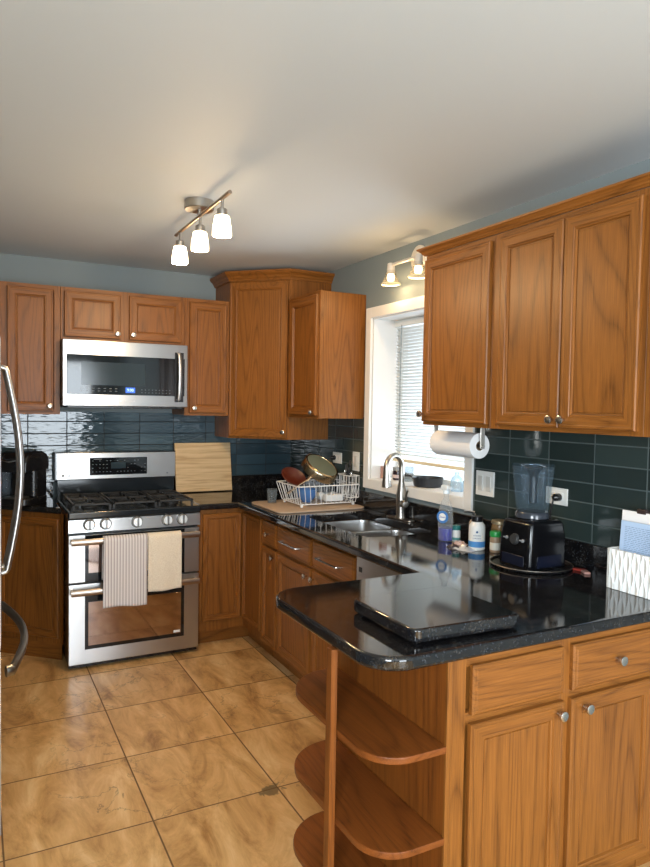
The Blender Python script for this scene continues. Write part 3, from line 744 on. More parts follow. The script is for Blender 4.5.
def cloth(name, a, b, stripes):
    m, nt, bs_ = new_mat(name); bs_.inputs['Roughness'].default_value = .95; bs_.inputs['Sheen Weight'].default_value = .3
    tc = N(nt, 'ShaderNodeTexCoord'); sp_ = N(nt, 'ShaderNodeSeparateXYZ'); L(nt, tc.outputs['Object'], sp_.inputs[0])
    no = N(nt, 'ShaderNodeTexNoise', i_Scale=220.0, i_Detail=2.0); L(nt, tc.outputs['Object'], no.inputs['Vector'])
    if stripes:
        f = math_n(nt, 'FRACT', math_n(nt, 'MULTIPLY', sp_.outputs[0], 1/.0165))
        k = math_n(nt, 'PINGPONG', f, .5); mr = N(nt, 'ShaderNodeMapRange', i_1=.13, i_2=.2); L(nt, k, mr.inputs[0])
        mx = N(nt, 'ShaderNodeMix', data_type='RGBA'); L(nt, mr.outputs[0], mx.inputs[0]); mx.inputs[6].default_value = (*a, 1); mx.inputs[7].default_value = (*b, 1)
        L(nt, mx.outputs[2], bs_.inputs['Base Color'])
    else:
        c = ramp(nt, no.outputs[0], [(.35, a), (.65, b)]); L(nt, c, bs_.inputs['Base Color'])
    bp = N(nt, 'ShaderNodeBump', i_Strength=.4, i_Distance=.001); L(nt, no.outputs[0], bp.inputs['Height']); L(nt, bp.outputs[0], bs_.inputs['Normal'])
    return m
towel('dish_towel', 'grey and white striped towel hanging on the upper oven handle', -1.507, -1.262, .368, .52, cloth('striped_cotton', (.36, .31, .30), (.66, .62, .60), True), 0, -.006, 3)
towel('dish_towel', 'plain beige towel hanging on the upper oven handle', -1.258, -1.060, .438, .55, cloth('beige_linen', (.66, .56, .43), (.78, .69, .55), False), .002, 0.0, 5)

# ------------------------------------------------------------ microwave
t = thing('microwave', 'stainless steel over-the-range microwave with black glass front', 'microwave', (-1.307, -.2, 1.507))
part('body', MB().box(XL+.001, XR-.001, -.36, -.003, 1.512, 1.911, .003, 1), BLACK, t)
part('front_frame', MB().box(XL+.001, XR-.001, -.397, -.361, 1.512, 1.911, .006, 2), SS, t)

part('handle', MB().tube([(-.988, -.399, 1.56), (-.988, -.418, 1.562), (-.988, -.430, 1.60), (-.988, -.438, 1.66), (-.988, -.440, 1.71), (-.988, -.438, 1.76), (-.988, -.430, 1.82), (-.988, -.418, 1.852), (-.988, -.399, 1.856)], .010, 10, flat=(1.2, .8)), SS, t)
part('handle_recess', MB().box(-1.012, -.955, -.4012, -.3998, 1.545, 1.862, .0005, 1), BLACK, t)
dp = part('clock_display', MB().box(-1.320, -1.262, -.4018, -.4005, 1.597, 1.630, .0003, 1), emis('display_blue', (.02, .10, .55), 1.2), t)
tm = MB(); tm.merge(text_mesh('9:00', .024, frame_M((-1.291, -.4022, 1.6135), (1, 0, 0), (0, 0, 1)))); part('digits', tm, emis('digit_blue', (.45, .65, 1.0), 1.2), dp)
lg = MB().box(-1.663, -.948, -.400, -.396, 1.583, 1.822, .002, 1); lg.mi = 1
for r_ in range(2):
    for c_ in range(9): lg.box(-1.22+c_*.022-.003, -1.22+c_*.022+.003, -.4012, -.4002, 1.600+r_*.018-.0012, 1.600+r_*.018+.0012)
    for c_ in range(7): lg.box(-1.58+c_*.034-.007, -1.58+c_*.034+.007, -.4012, -.4002, 1.605+r_*.016-.0012, 1.605+r_*.016+.0012)
g_ = part('door_glass', lg, [BLKGL, LEG], t)
part('door_window', MB().box(-1.58, -1.20, -.4008, -.3998, 1.64, 1.78, .0003, 1), simple('tinted_window', (.012, .02, .024), .12), g_)
tm = MB(); tm.lathe([(.006, 0), (.006, .0006), (0, .0006)], (-1.35, -.3972, 1.545), (0, -1, 0)); tm.merge(text_mesh('KENMORE', .013, frame_M((-1.29, -.3978, 1.545), (1, 0, 0), (0, 0, 1))))
part('badge', tm, simple('badge_white', (.7, .7, .7), .5), t)
part('vent_grille', MB().box(XL+.03, XR-.03, -.38, -.03, 1.500, 1.512, .002, 1), BLACK, t)

# ------------------------------------------------------------ refrigerator
t = thing('refrigerator', 'stainless steel french-door refrigerator at the left edge with curved handles', 'refrigerator', (-2.5, -1.75, 0))
part('body', MB().box(-2.83, -2.113, -2.215, -1.285, .03, 1.76, .004), simple('fridge_grey', (.10, .10, .10), .4), t)
def fdoor(y0, y1, z0, z1):
    m = MB(); ys = [y0+(y1-y0)*k/8 for k in range(9)]
    out = [(-2.110, y1), (-2.110, y0)] + [(-2.084+.010*math.sin(math.pi*k/8), y) for k, y in enumerate(ys)]
    po = out if area2(out) > 0 else out[::-1]
    return m.slab(po, z0, z1, .006, steps=2)
SSF = steel('fridge_steel', (.42, .42, .41), .3, 'z')
for (y0, y1, hy) in ((-2.212, -1.752, -1.80), (-1.748, -1.288, -1.70)):
    d = part('door', fdoor(y0, y1, .70, 1.755), SSF, t)
    pts = [(-2.066, hy, 1.665), (-2.050, hy, 1.66)] + [(-2.046+.050*math.sin(math.pi*k/12), hy, 1.65-.77*k/12) for k in range(13)] + [(-2.050, hy, .872), (-2.066, hy, .868)]
    part('handle', MB().tube(pts, .0135, 12, flat=(1.1, .9)), SS, d)
d = part('freezer_drawer', fdoor(-2.212, -1.288, .06, .695), SSF, t)
pts = [(-2.066, -1.33, .61), (-2.050, -1.335, .61)] + [(-2.046+.062*math.sin(math.pi*k/14), -1.34-.82*k/14, .61) for k in range(15)] + [(-2.050, -2.165, .61), (-2.066, -2.17, .61)]
part('handle', MB().tube(pts, .0155, 12, flat=(.9, 1.3)), simple('handle_dark_steel', (.33, .32, .29), .3, 1), d)
for y in (-2.15, -1.35): part('foot', MB().cyl((-2.16, y, 0), (-2.16, y, .035), .02), BLACK, t)
# ------------------------------------------------------------ ceiling track light
def lamp_point(name, loc, power, col, rad, parent=None):
    l = bpy.data.lights.new(name, 'POINT'); l.energy = power; l.color = col; l.shadow_soft_size = rad
    o = bpy.data.objects.new(name, l); COL.objects.link(o); o.location = loc
    return o
WARM = (1.0, .68, .36)
SHADE = emis('lit_frosted_shade', (1.0, .80, .52), 8.0)
t = thing('track_light', 'nickel ceiling track light with three lit frosted glass shades', 'ceiling light', (-1.255, -1.69, H))
part('canopy', MB().lathe([(.066, 0), (.066, -.036), (.062, -.040), (0, -.040)], (-1.255, -1.69, H-.0005)), SSB, t)
part('stem', MB().cyl((-1.255, -1.69, H-.04), (-1.255, -1.69, 2.385), .008), SSB, t)
part('bar', MB().tube([(-1.255, -1.300, 2.38), (-1.255, -2.100, 2.38)], .0085, 12), BRONZE, t)
for i, y in enumerate((-1.378, -1.706, -2.006)):
    a = part('socket', MB().cyl((-1.255, y, 2.376), (-1.255, y, 2.335), .0065).lathe([(.019, 0), (.021, .003), (.021, .026), (.018, .029)], (-1.255, y, 2.308)), SSB, t)
    part('shade', MB().lathe([(.026, .082), (.030, .080), (.034, .06), (.0385, .03), (.040, .004), (.038, 0), (.036, .003), (.034, .03), (.028, .074), (.010, .078)], (-1.255, y, 2.226), cap=False), SHADE, a)
    lamp_point('track_bulb', (-1.255, y, 2.222), 12, WARM, .022)
# ------------------------------------------------------------ wall sconce over window
t = thing('wall_sconce', 'white two-lamp wall light with flared glass shades above the sink window', 'wall light', (-.01, -1.63, 2.345))
SCW = simple('sconce_white_metal', (.70, .66, .60), .35, .2)
part('backplate', MB().lathe([(.070, 0), (.070, .008), (.060, .016), (.02, .022), (0, .023)], (-.0005, -1.63, 2.350), (-1, 0, 0), 32), SCW, t)
part('arm', MB().tube([(-.01, -1.63, 2.345), (-.07, -1.63, 2.335), (-.10, -1.63, 2.325)], .010, 10).tube([(-.10, -1.495, 2.325), (-.10, -1.765, 2.325)], .009, 10), SCW, t)
RIMG = simple('pale_glass_rim', (.80, .74, .50), .15)
for y in (-1.500, -1.760):
    s = part('socket', MB().cyl((-.10, y, 2.335), (-.10, y, 2.275), .020, .024, bev=.003), SCW, t)
    part('bulb', MB().lathe([(.008, .030), (.019, .018), (.022, .004), (.018, -.012), (0, -.022)], (-.10, y, 2.252)), emis('lit_bulb', (1.0, .80, .52), 5), s)
    part('glass_shade', MB().lathe([(.026, .045), (.030, .03), (.036, .005), (.048, -.022), (.053, -.027), (.053, -.031), (.047, -.026), (.034, .003), (.027, .03)], (-.10, y, 2.250), cap=False), thin_clear('shade_glass', (.5, .46, .36), .05) if 'shade_glass' not in bpy.data.materials else bpy.data.materials['shade_glass'], s)
    part('rim', MB().tube([(-.10+.052*math.cos(2*math.pi*k/28), y+.052*math.sin(2*math.pi*k/28), 2.220) for k in range(28)], .0045, 8, closed=True), RIMG, s)
    lamp_point('sconce_bulb', (-.10, y, 2.205), 1.6, WARM, .02)

# ------------------------------------------------------------ outlets and switches on the right wall
ROCK = simple('rocker_white', (.58, .57, .53), .4)
def plate(name, label, y0, y1, z0, z1, kind, cat='outlet'):
    t = thing(name, label, cat, (-.008, (y0+y1)/2, (z0+z1)/2))
    part('cover_plate', MB().box(-.014, -.008, y0, y1, z0, z1, .002, 2), WHITE, t)
    yc, zc = (y0+y1)/2, (z0+z1)/2
    if kind == 'switch2':
        for s in (-1, 1): part('rocker', MB().box(-.0185, -.013, yc+s*.028-.016, yc+s*.028+.016, zc-.036, zc+.036, .003, 2), ROCK, t)
    elif kind == 'switch1': part('rocker', MB().box(-.0185, -.013, yc-.016, yc+.016, zc-.036, zc+.036, .003, 2), ROCK, t)
    else:
        for s in (-1, 1):
            m = MB(); m.box(-.016, -.013, yc+s*.022-.015, yc+s*.022+.015, zc-.017, zc+.017, .002, 2)
            f = part('receptacle', m, WHITE, t)
            for d in (-.006, .006): part('slot', MB().box(-.0165, -.0155, yc+s*.022-.004, yc+s*.022+.005, zc+d-.001, zc+d+.001), BLACK, f)
    return t
plate('wall_outlet', 'white wall outlet behind the dish rack with a black plug in it', -.818, -.700, 1.158, 1.230, 'o')
plate('wall_switch', 'white switch plate beside the window frame, behind the dish rack', -1.045, -.965, 1.13, 1.25, 'switch1', 'switch')
plate('wall_switch', 'white double rocker switch plate right of the window', -2.280, -2.155, 1.125, 1.242, 'switch2', 'switch')
plate('wall_outlet', 'white wall outlet with a black plug behind the blender', -2.718, -2.602, 1.145, 1.215, 'o')
single('power_plug', MB().lathe([(.012, 0), (.016, .006), (.014, .03), (.006, .04), (0, .041)], (-.016, -.737, 1.194), (-1, 0, 0)), BLACK, 'black plug in the wall outlet behind the dish rack', 'plug', (-.016, -.737, 1.194))

# ------------------------------------------------------------ paper towel
t = thing('paper_towel_holder', 'steel paper towel holder screwed under the wall cabinet by the window', 'holder', (-.15, -2.20, 1.457))
PT = (-.168, 1.372)
for y in (-2.372, -2.035): part('bracket', MB().box(PT[0]-.012, PT[0]+.012, y-.0025, y+.0025, PT[1]-.012, 1.4588, .001, 1), SSB, t)
part('mounting_plate', MB().box(PT[0]-.022, PT[0]+.022, -2.380, -2.150, 1.4545, 1.4585), SSB, t) 
part('rod', MB().cyl((PT[0], -2.382, PT[1]), (PT[0], -2.033, PT[1]), .007), SSB, t)
PAPER = simple('paper', (.78, .77, .76), .9)
m = MB().lathe([(.021, 0), (.056, 0), (.0575, .002), (.0575, .293), (.056, .295), (.021, .295), (.021, 0)], (PT[0], -2.355, PT[1]), (0, 1, 0), 40, cap=False)
o = single('paper_towel_roll', m, PAPER, 'white paper towel roll hanging under the cabinet in front of the window', 'paper towel', (PT[0], -2.2, PT[1]))
core = finish(MB().lathe([(.0195, -.001), (.0212, -.001), (.0212, .296), (.0195, .296), (.0195, -.001)], (0, -.155, 0), (0, 1, 0), 24, cap=False), 'cardboard_core', simple('cardboard', (.25, .17, .10), .9)); core.parent = o

# ------------------------------------------------------------ window sill things
ZS = 1.0985
t = thing('saucepan', 'small black saucepan standing on the window sill', 'pan', (.095, -1.66, ZS))
BKPAN = simple('black_nonstick', (.022, .026, .030), .38)
part('bowl', MB().lathe([(0, 0), (.070, 0), (.078, .005), (.086, .048), (.088, .052), (.084, .051), (.076, .008), (0, .006)], (.085, -1.635, ZS)), BKPAN, t)
part('handle', MB().tube([(.075, -1.555, ZS+.043), (.062, -1.50, ZS+.046), (.055, -1.45, ZS+.048), (.050, -1.41, ZS+.048)], [.008, .010, .012, .010], 10, flat=(1.2, .7)), BLACK, t)
t = thing('jar', 'small dark jar with a grey lid on the window sill behind the faucet', 'jar', (.12, -1.285, ZS))
part('body', MB().lathe([(0, 0), (.030, 0), (.032, .004), (.032, .05), (.028, .056), (0, .056)], (.12, -1.285, ZS)), simple('dark_jar', (.03, .02, .03), .2), t)
part('lid', MB().lathe([(.030, 0), (.031, .002), (.031, .018), (.028, .020), (0, .020)], (.12, -1.285, ZS+.0562)), simple('grey_lid', (.30, .32, .33), .4), t)
part('label_band', MB().lathe([(.0325, 0), (.0325, .02)], (.12, -1.285, ZS+.012), cap=False), simple('label_cream', (.6, .5, .5), .6), t)
single('sill_box', MB().box(.06, .10, -1.215, -1.180, ZS, ZS+.075, .003), simple('pink_card', (.42, .24, .20), .6), 'small brownish pink box on the sill at the left end of the window', 'box', (.08, -1.197, ZS))
single('glass_tumbler', MB().lathe([(0, .004), (.025, .004), (.031, .09), (.033, .09), (.027, 0), (0, 0)], (.13, -1.385, ZS)), CLEAR, 'clear tumbler on the sill just right of the faucet spout', 'glass', (.13, -1.385, ZS))
bl = thin_clear('pale_blue_plastic', (.45, .68, .85), .42)
single('plastic_bottle', MB().lathe([(0, 0), (.034, 0), (.036, .01), (.035, .05), (.030, .07), (.013, .085), (.013, .10), (0, .10)], (.11, -1.86, ZS)), bl, 'pale blue plastic bottle on the sill right of the saucepan', 'bottle', (.11, -1.86, ZS))
single('glass_tumbler', MB().lathe([(0, .004), (.025, .004), (.034, .07), (.036, .07), (.028, 0), (0, 0)], (.10, -1.975, ZS)), bl, 'pale blue glass on the sill at the right end of the window', 'glass', (.10, -1.975, ZS))

# ------------------------------------------------------------ dish rack corner
ZK = .9145
pts = rrect(-.61, -.025, -1.175, -.70, .05)
single('drying_board', MB().slab(pts, ZK, ZK+.010, .004, steps=2), simple('beige_mat', (.42, .31, .22), .8), 'thin beige drying mat under the dish rack', 'mat', (-.31, -.94, ZK))
ZM = ZK+.0105
t = thing('dish_rack', 'white coated wire dish rack on the drying mat in the corner', 'dish rack', (-.23, -.94, ZM))
rx0, rx1, ry0, ry1 = -.425, -.050, -1.070, -.800
def loop(x0, x1, y0, y1, z): return [(x, y, z) for x, y in rrect(x0, x1, y0, y1, .02, 3)]
zb, zt = ZM+.018, ZM+.130
fl = .030
part('top_rail', MB().tube(loop(rx0-fl, rx1+.01, ry0-fl, ry1+fl, zt), .0036, 8, True), WIRE, t)
bot = MB(); bot.tube(loop(rx0, rx1, ry0, ry1, zb), .003, 8, True)
for k in range(1, 13):
    x = rx0+(rx1-rx0)*k/13; bot.tube([(x, ry0, zb), (x, ry1, zb)], .0018, 6)
part('base_grid', bot, WIRE, t)
up = MB()
for k in range(12):
    f = k/11; xb_, xt_ = rx0+(rx1-rx0)*f, rx0-fl+(rx1+.01-rx0+fl)*f
    up.tube([(xb_, ry0, zb), (xt_, ry0-fl, zt)], .0021, 6); up.tube([(xb_, ry1, zb), (xt_, ry1+fl, zt)], .0021, 6)
for k in range(1, 8):
    f = k/8; up.tube([(rx0, ry0+(ry1-ry0)*f, zb), (rx0-fl, ry0-fl+(ry1-ry0+2*fl)*f, zt)], .0021, 6); up.tube([(rx1, ry0+(ry1-ry0)*f, zb), (rx1+.01, ry0-fl+(ry1-ry0+2*fl)*f, zt)], .0021, 6)
for x in (-.30, -.22, -.14):   # plate holder loops at the front
    up.tube([(x+.012*math.cos(a_), ry0-.018, zb+.062+.012*math.sin(a_)) for a_ in [2*math.pi*q_/12 for q_ in range(12)]], .0022, 6, True)
part('uprights', up, WIRE, t)
for x in (rx0+.01, rx1-.01):
    for y in (ry0+.01, ry1-.01): part('foot', MB().lathe([(0, 0), (.008, .001), (.0095, .008), (.008, .018), (0, .020)], (x, y, ZM), seg=12), WHITE, t)
bk = MB()   # cutlery basket rising at the right end
bx0, bx1, by0, by1 = -.105, -.034, -1.085, -.93
for z_, e_ in ((zb+.03, 0), (zb+.11, .002), (zb+.165, .004)): bk.tube([(x, y, z_) for x, y in rrect(bx0-e_, bx1+e_, by0-e_, by1+e_, .008, 2)], .0026, 6, True)
for x, y in [(bx0, by0+(by1-by0)*k/5) for k in range(6)]+[(bx1, by0+(by1-by0)*k/5) for k in range(6)]+[(bx0+(bx1-bx0)*k/3, by0) for k in (1, 2)]+[(bx0+(bx1-bx0)*k/3, by1) for k in (1, 2)]:
    bk.tube([(x, y, zb+.03), (x, y, zb+.165)], .0017, 6)
part('cutlery_basket', bk, WIRE, t)
def orient(c, n):
    return Matrix.Translation(c) @ Vector((0, 0, 1)).rotation_difference(Vector(n).normalized()).to_matrix().to_4x4()
single('bowl', MB().lathe([(0, .004), (.028, 0), (.030, .006), (.052, .030), (.062, .062), (.065, .080), (.061, .079), (.050, .03), (0, .012)], (-.345, -.985, zb+.004)), simple('blue_glaze', (.06, .17, .42), .2), 'cobalt blue bowl standing inside the dish rack', 'bowl', (-.345, -.985, zb+.004))
single('bowl', MB().lathe([(0, -.034), (.030, -.034), (.060, -.022), (.078, -.003), (.082, .0), (.079, .001), (.060, -.016), (.03, -.028), (0, -.029)], M=orient((-.402, -.915, zb+.158), (.10, -.60, .78))), simple('red_brown_glaze', (.085, .016, .008), .3), 'red brown bowl leaning at the left end of the dish rack', 'bowl', (-.40, -.915, zb+.11))
for i, (x, y) in enumerate(((-.165, -1.005), (-.165, -.925))):
    single('plastic_tub', MB().slab(rrect(-.068, .055, -.03, .03, .012, 3), 0, .042, .008, steps=2, M=Matrix.Translation((x, y, zb+.005))), simple('milky_white', (.72, .75, .76), .35) if 'milky_white' not in bpy.data.materials else bpy.data.materials['milky_white'], ('white plastic tub at the front of the dish rack', 'white plastic tub lying behind another tub in the dish rack')[i], 'tub', (x, y, zb+.005))
# frying pan tipped upside down on top of the rack
PANM = simple('polished_pan', (.46, .38, .25), .25, 1); PANC = simple('pan_copper_rim', (.70, .48, .26), .2, 1)
ax_ = Vector((.253, -.528, .81)).normalized()
ctr = Vector((-.225, -.95, zb+.222))
t = thing('frying_pan', 'stainless frying pan tipped upside down on top of the dish rack', 'pan', (-.225, -.95, zb+.14))
part('pan_wall', MB().lathe([(.117, -.052), (.120, -.052), (.117, -.012), (.110, -.002), (.0, -.002), (.0, -.005), (.108, -.006), (.114, -.014)], ctr, ax_, 44, cap=False), PANM, t)
part('base_rim', MB().lathe([(.106, -.004), (.113, -.001), (.114, .003), (.109, .006), (.103, .004), (.101, .000)], ctr, ax_, 44, cap=False), PANC, t)
part('base_disc', MB().lathe([(.102, -.0010), (.102, .0022), (.055, .0030), (.053, .0022), (0, .0022)], ctr, ax_, 44, cap=False), simple('base_polished', (.34, .37, .26), .42, .6), t)
p0_ = Vector((-.352, -1.0, 1.083)); p1_ = Vector((-.490, -1.02, 1.010))
part('handle', MB().tube([ctr+(p0_-ctr)*.80, p0_, p0_.lerp(p1_, .4)+Vector((0, 0, .004)), p0_.lerp(p1_, .85), p1_], [.010, .008, .0062, .0068, .0080], 10, flat=(1.4, .7)), simple('pan_handle_steel', (.66, .62, .55), .25, 1), t)
# utensils in the basket
def utensil(name, label, p0, p1, r, head, mat):
    p0, p1 = Vector(p0), Vector(p1); m = MB().tube([p0, p1], r, 8)
    Q = Matrix.Translation(p1) @ Vector((0, 0, 1)).rotation_difference((p1-p0).normalized()).to_matrix().to_4x4() @ Matrix.Rotation(R(40), 4, 'Z')
    if head[0] == 'flat': m.box(-head[1], head[1], -.003, .003, -.005, head[2], .003, 2, Q)
    else: m.lathe([(0, -.006), (head[1]*.6, .002), (head[1], head[2]*.5), (head[1]*.7, head[2]*.9), (0, head[2])], M=Q, sy=.45)
    return single(name, m, mat, label, 'utensil', tuple(p0))
utensil('spatula', 'black spatula with a flat dark blade standing in the dish rack basket', (-.070, -1.00, zb+.04), (-.080, -1.01, zb+.165), .006, ('flat', .024, .07), simple('black_nylon', (.02, .02, .024), .4))
utensil('cooking_spoon', 'black cooking spoon with its bowl leaning right over the dish rack basket', (-.060, -.97, zb+.04), (-.045, -.985, zb+.21), .006, ('round', .020, .045), BLACK)
utensil('spoon', 'steel spoon sticking up at the left of the dish rack basket', (-.085, -1.02, zb+.04), (-.100, -1.03, zb+.165), .003, ('round', .016, .038), CHROME)
utensil('spoon', 'steel spoon standing between the black utensils in the dish rack basket', (-.075, -1.05, zb+.04), (-.075, -1.06, zb+.155), .003, ('round', .014, .034), CHROME)
single('glass_tumbler', MB().lathe([(0, .006), (.024, .006), (.032, .084), (.034, .085), (.027, 0), (0, 0)], (-.495, -.795, ZM)), thin_clear('smoky_glass', (.30, .34, .36), .22), 'clear glass tumbler on the mat left of the dish rack', 'glass', (-.495, -.795, ZM))

# ------------------------------------------------------------ cutting boards
def wood_light():
    m, nt, b = new_mat('maple_board'); tc = N(nt, 'ShaderNodeTexCoord'); mp = N(nt, 'ShaderNodeMapping'); mp.inputs['Scale'].default_value = (3, 30, 60)
    L(nt, tc.outputs['Object'], mp.inputs[0]); no = N(nt, 'ShaderNodeTexNoise', i_Scale=1.0, i_Detail=4.0, i_Distortion=.6); L(nt, mp.outputs[0], no.inputs['Vector'])
    L(nt, ramp(nt, no.outputs[0], [(.3, (.42, .27, .12)), (.55, (.60, .42, .22)), (.75, (.66, .48, .27))]), b.inputs['Base Color']); b.inputs['Roughness'].default_value = .5; return m
Ml = Matrix.Translation((0, -.090, .919)) @ Matrix.Rotation(R(-9.5), 4, 'X')
single('cutting_board', MB().slab([(-.914, 0), (-.506, 0), (-.506, .345), (-.914, .345)], -.010, .010, .004, M=Ml @ Matrix(((1,0,0,0),(0,0,1,0),(0,1,0,0),(0,0,0,1)))), wood_light(), 'light wooden cutting board leaning on the tiles right of the range', 'cutting board', (-.70, -.10, .914))
t = thing('granite_board', 'polished black granite slab on small feet lying on the peninsula', 'cutting board', (-.95, -3.10, .914))
sb_ = [(-1.150, -3.255), (-.785, -3.272), (-.735, -3.03), (-.735, -2.93), (-1.150, -2.93)]
def roundpoly(p, r, n=5):
    out = []
    for i in range(len(p)):
        a, b, c = Vector(p[i-1]), Vector(p[i]), Vector(p[(i+1) % len(p)])
        A, Cc = b+(a-b).normalized()*r, b+(c-b).normalized()*r
        for k in range(n+1):
            f = k/n; q = A*(1-f)**2 + b*2*f*(1-f) + Cc*f*f; out.append((q.x, q.y))
    return out
part('slab', MB().slab(roundpoly([(-1.148, -3.258), (-.782, -3.272), (-.782, -2.93), (-1.148, -2.93)], .03), .9195, .957, .007), [GR], t)
for x, y in ((-1.11, -3.22), (-.82, -3.23), (-1.11, -2.97), (-.82, -2.97)): part('foot', MB().cyl((x, y, .9142), (x, y, .9202), .012), BLACK, t)

# ------------------------------------------------------------ bottles right of the sink
t = thing('spray_bottle', 'clear spray bottle of blue dish soap standing right of the sink', 'bottle', (-.19, -2.155, .9145))
z0 = .9145
part('bottle', MB().lathe([(0, 0), (.036, 0), (.040, .005), (.040, .10), (.037, .145), (.026, .18), (.015, .20), (.0145, .222), (0, .222)], (-.19, -2.155, z0), sx=.8), thin_clear('frosty_bottle', (.72, .76, .78), .17), t)
part('blue_liquid', MB().lathe([(0, .002), (.035, .002), (.0385, .006), (.0385, .060), (0, .060)], (-.19, -2.155, z0), sx=.8), simple('blue_soap', (.01, .015, .30), .1), t)
part('spray_nozzle', MB().cyl((-.19, -2.155, z0+.222), (-.19, -2.155, z0+.238), .016).box(-.202, -.178, -2.175, -2.125, z0+.237, z0+.260, .005, 2).box(-.197, -.183, -2.19, -2.172, z0+.243, z0+.257, .003, 2), simple('nozzle_clear_white', (.75, .80, .82), .3), t)
lm = part('front_label', MB().lathe([(.0, 0), (.029, 0), (.029, .0012), (0, .0012)], (-.2215, -2.171, z0+.115), (-1, -.5, 0), 28), simple('label_blue', (.05, .17, .42), .4), t)
tm = MB(); cM = frame_M((-.2230, -2.1717, z0+.115), (.45, -.9, 0), (0, 0, 1)); tm.lathe([(0, 0), (.018, 0), (.018, .001), (0, .001)], M=cM); part('label_disc', tm, WHITE, lm)
tm = MB(); tm.merge(text_mesh('Dawn', .0145, frame_M((-.2243, -2.1723, z0+.115), (.45, -.9, 0), (0, 0, 1)))); part('lettering', tm, simple('ink_blue', (.02, .06, .30), .5), lm)
t = thing('pill_bottle', 'small white bottle with a teal lid beside the spray bottle', 'bottle', (-.155, -2.19, z0))
part('body', MB().lathe([(0, 0), (.018, 0), (.0195, .003), (.0195, .048), (.016, .054), (0, .054)], (-.155, -2.192, z0)), WHITE, t)
part('lid', MB().lathe([(.018, 0), (.019, .002), (.019, .018), (.017, .020), (0, .020)], (-.155, -2.192, z0+.0545)), simple('teal_plastic', (.02, .18, .17), .4), t)
part('label_band', MB().lathe([(.0198, 0), (.0198, .012)], (-.155, -2.192, z0+.008), cap=False), simple('teal_label', (.08, .28, .26), .5), t)
BY = -2.372
t = thing('supplement_bottle', 'large white plastic supplement bottle with a black lid and blue label band', 'bottle', (-.185, BY, z0))
part('body', MB().lathe([(0, 0), (.033, 0), (.036, .004), (.036, .096), (.034, .108), (.026, .120), (.0235, .124), (0, .124)], (-.185, BY, z0)), WHITE, t)
part('lid', MB().lathe([(.024, 0), (.025, .002), (.025, .022), (.023, .024), (0, .024)], (-.185, BY, z0+.1245)), BLACK, t)
lb = part('blue_band', MB().lathe([(.0363, 0), (.0363, .026)], (-.185, BY, z0+.014), cap=False, seg=40), simple('label_mid_blue', (.06, .24, .55), .5), t)
tm = MB(); 
dv = Vector((-.64, -.77, 0)); rt = Vector((.77, -.64, 0))
o_ = Vector((-.185, BY, z0))+dv*.0366
for txt, dz, sz in (('VITAMIN', .066, .0085), ('SUPPLEMENT', .054, .0062)): tm.merge(text_mesh(txt, sz, frame_M(o_+Vector((0, 0, dz)), rt, (0, 0, 1))))
tm.lathe([(0, 0), (.005, 0), (.005, .0006), (0, .0006)], M=frame_M(o_+Vector((0, 0, .082)), rt, (0, 0, 1)))
part('lettering', tm, simple('ink_navy', (.03, .08, .20), .6), t)
t = thing('soap_dispenser', 'beige pump soap dispenser behind the white supplement bottle', 'soap dispenser', (-.125, -2.285, z0))
part('bottle', MB().lathe([(0, 0), (.024, 0), (.026, .004), (.026, .10), (.020, .112), (.010, .118), (0, .118)], (-.125, -2.285, z0)), simple('beige_ceramic', (.42, .33, .24), .4), t)
part('pump', MB().cyl((-.125, -2.285, z0+.118), (-.125, -2.285, z0+.145), .007).tube([(-.125, -2.285, z0+.148), (-.135, -2.262, z0+.150), (-.145, -2.235, z0+.146)], .005, 8), CHROME, t)
t = thing('glass_jar', 'tall glass jar of brown spice with a gold lid beside the blender', 'jar', (-.085, -2.40, z0))
part('jar', MB().lathe([(0, 0), (.034, 0), (.036, .004), (.036, .10), (.032, .112), (0, .112)], (-.085, -2.405, z0)), simple('spice_brown', (.20, .12, .05), .25), t)
part('lid', MB().lathe([(.034, 0), (.036, .002), (.036, .014), (.034, .016), (0, .016)], (-.085, -2.405, z0+.1125)), simple('gold_lid', (.40, .32, .20), .35, .7), t)
t = thing('spice_jar', 'small jar with a bright green lid between the supplement bottle and the blender', 'jar', (-.160, -2.449, z0))
part('jar', MB().lathe([(0, 0), (.021, 0), (.023, .004), (.023, .060), (.020, .068), (0, .068)], (-.150, -2.452, z0)), simple('amber_label', (.30, .20, .12), .4), t)
part('label_band', MB().lathe([(.0233, 0), (.0233, .032)], (-.150, -2.452, z0+.012), cap=False), simple('cream_label', (.62, .60, .52), .5), t)
part('lid', MB().lathe([(.022, 0), (.024, .003), (.024, .018), (.021, .024), (0, .026)], (-.150, -2.452, z0+.0685)), simple('green_plastic', (.02, .28, .06), .35), t)
# foil packets
def packet(label, x, y, w, d, rot, mat, seed):
    rnd = random.Random(seed); hs = [[rnd.random() for _ in range(9)] for _ in range(7)]
    M = Matrix.Translation((x, y, z0)) @ Matrix.Rotation(R(rot), 4, 'Z')
    m = MB(); 
    def f(u, v):
        i, j = min(6, int(round(u*6))), min(8, int(round(v*8))); e = min(1, 4*min(u, 1-u))*min(1, 4*min(v, 1-v))
        return Vector(((u-.5)*w, (v-.5)*d, .001+.020*e*hs[i][j]))
    m.grid(f, 6, 8, M); m.slab([(-w/2, -d/2), (w/2, -d/2), (w/2, d/2), (-w/2, d/2)], 0, .001, M=M)
    return single('foil_packet', m, mat, label, 'packet', (x, y, z0), 'snack packets in front of the supplement bottle')
packet('crumpled white and silver packet lying in front of the supplement bottle', -.245, -2.355, .06, .11, 20, simple('foil_silver', (.70, .70, .70), .3, .5), 1)
packet('dark packet lying beside the crumpled silver one', -.265, -2.315, .045, .08, -15, simple('foil_dark', (.05, .04, .05), .3), 2)
packet('pale pink packet between the teal-lidded bottle and the supplement bottle', -.19, -2.262, .04, .07, 35, simple('foil_pink', (.62, .45, .42), .5), 3)

